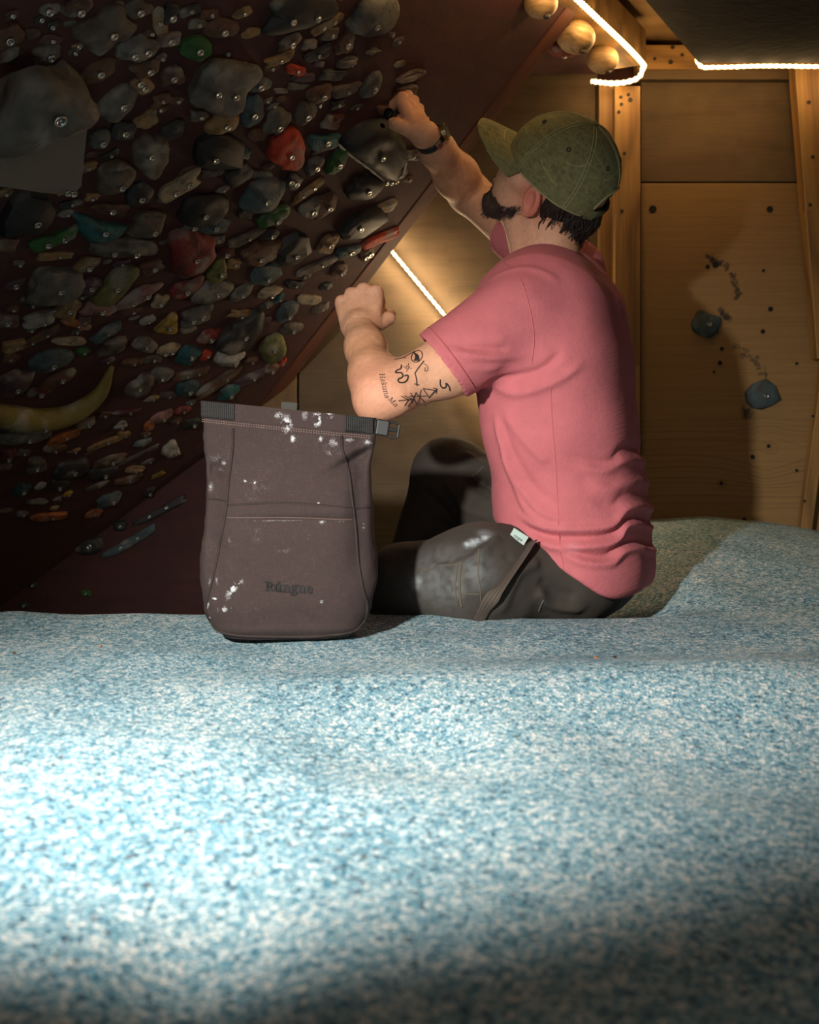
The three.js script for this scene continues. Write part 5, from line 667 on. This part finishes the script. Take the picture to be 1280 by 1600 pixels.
    part(cap, 'strap', sheet(30, 4, (a, b) => dome(Math.PI + (a - 0.5) * 1.25, 1.64 + b * 0.16, 0.0025), (a, b) => [a * 0.3, b * 0.05]), capMat); part(cap, 'strap_tab', sheet(8, 4, (a, b) => dome(Math.PI - 0.60 + a * 0.22, 1.60 + b * 0.2, 0.005), (a, b) => [a * 0.1, b * 0.06]), capMat);
    // brim
    const brim = (s, r, off) => { const th = s * 1.12, p = dome(th, RIM - 0.05, 0), reach = 0.078 * Math.cos(s * 1.45) ** 0.7; const x1 = p.x * (1 + 0.02 * r), z = p.z + reach * r; return V(x1, p.y - 0.004 - 0.016 * r * (0.35 + 0.65 * Math.abs(s) ** 2) + 0.010 * r * (1 - s * s) * 0 - 0.12 * Math.abs(x1) * r + off, z); };
    const bp = [], bu = [], bi = [], bn = 44, bm = 14; for (const off of [0.0018, -0.0018]) for (let j = 0; j <= bm; j++) for (let i = 0; i <= bn; i++) { const p = brim(i / bn * 2 - 1, j / bm, off); bp.push(p.x, p.y, p.z); bu.push(0.1 + i / bn * 0.3, 0.1 + j / bm * 0.3); }
    const bw = bn + 1, bh = bw * (bm + 1); for (let s = 0; s < 2; s++) for (let j = 0; j < bm; j++) for (let i = 0; i < bn; i++) { const a = s * bh + j * bw + i, b = a + bw; bi.push(...(s ? [a, b, a + 1, b, b + 1, a + 1] : [a, a + 1, b, b, a + 1, b + 1])); }
    for (let i = 0; i < bn; i++) { const a = bm * bw + i, b = a + bh; bi.push(a, a + 1, b, b, a + 1, b + 1); }
    part(cap, 'brim', geo(bp, bi, bu), capMat);
  }
  // ---------------- wristwatch on the raised arm
  {
    const w = new THREE.Group(); w.name = 'wristwatch'; w.userData.label = 'dark wristwatch with a metal case'; person.add(w);
    const ax = wrR.clone().sub(elR).normalize(), c = along(elR, wrR, 0.92), u = V(0, 0, 1).addScaledVector(ax, -ax.z).normalize(), r = ax.clone().cross(u);
    const ring = []; for (let i = 0; i < 28; i++) { const a = i / 28 * 6.28319; ring.push(c.clone().addScaledVector(u, Math.cos(a) * 0.0315).addScaledVector(r, Math.sin(a) * 0.0315)); }
    part(w, 'strap', tube(ring, 0.0022, 80, 8, { closed: true, flat: 4.2, up: ax }), M.blackPlastic);
    const n = u.clone().multiplyScalar(0.55).addScaledVector(r, r.x > 0 ? 0.83 : -0.83).normalize(), at = c.clone().addScaledVector(n, 0.036), X = ax.clone(), Y = n.clone().cross(X).normalize();
    part(w, 'case', new THREE.CylinderGeometry(0.017, 0.018, 0.009, 28).rotateX(Math.PI / 2).applyMatrix4(frame(X, Y, n, at)), mat(0x8f7a55, 0.3, { metalness: 0.9 }));
    part(w, 'dial', new THREE.CylinderGeometry(0.0145, 0.0145, 0.001, 28).rotateX(Math.PI / 2).applyMatrix4(frame(X, Y, n, at.clone().addScaledVector(n, 0.005))), mat(0x17181a, 0.2));
    part(w, 'buckle', board(0.016, 0.014, 0.004, 0.0015).applyMatrix4(frame(X, u.clone().cross(X), u, c.clone().addScaledVector(u, 0.0335))), M.steel);
  }
  // ---------------- black handle gripped in the raised fist
  {
    const t = top('brush_handle', 'black round handle gripped in the raised fist', 'brush handle'), o = V(0, 0.062, -0.027).applyMatrix4(handRM);
    const a = o.clone().addScaledVector(xR, -0.065), b = o.clone().addScaledVector(xR, 0.052);
    part(t, 'handle', tube([a, along(a, b, 0.5), b], (k) => 0.0105 * (k > 0.97 ? 0.9 : 1), 20, 20), M.blackPlastic); part(t, 'end_ring', new THREE.TorusGeometry(0.0105, 0.0016, 10, 30).applyMatrix4(frame(yR, zR, xR, b)), mat(0x6f6a62, 0.4));
  }
}
// ---------------------------------------------------------------- crumbs on the carpet
for (const [u, v, hex, label] of [[22, 1027, 0x6a4a34, 'brown crumb on the carpet at the far left edge'], [155, 1013, 0xb0785a, 'pinkish crumb on the carpet left of the bag'], [932, 1043, 0xb06a3a, 'orange crumb on the carpet right of the climber'], [960, 1040, 0x3a2e28, 'dark crumb on the carpet beside the orange crumb']]) {
  const d = EYE * FOCAL / (v - 640), p = P(u, v, d), R = rng(u + 7), pts = []; for (let i = 0; i < 14; i++) pts.push(V((R() - 0.5) * 0.008, R() * 0.004, (R() - 0.5) * 0.006));
  const m = part(scene, numbered('crumb'), new ConvexGeometry(pts), mat(hex, 0.9)); m.position.set(p.x, padHeight(p.x, p.z), p.z); tag(m, label, 'crumb', 'crumbs on the carpet');
}
renderer.render(scene, camera);
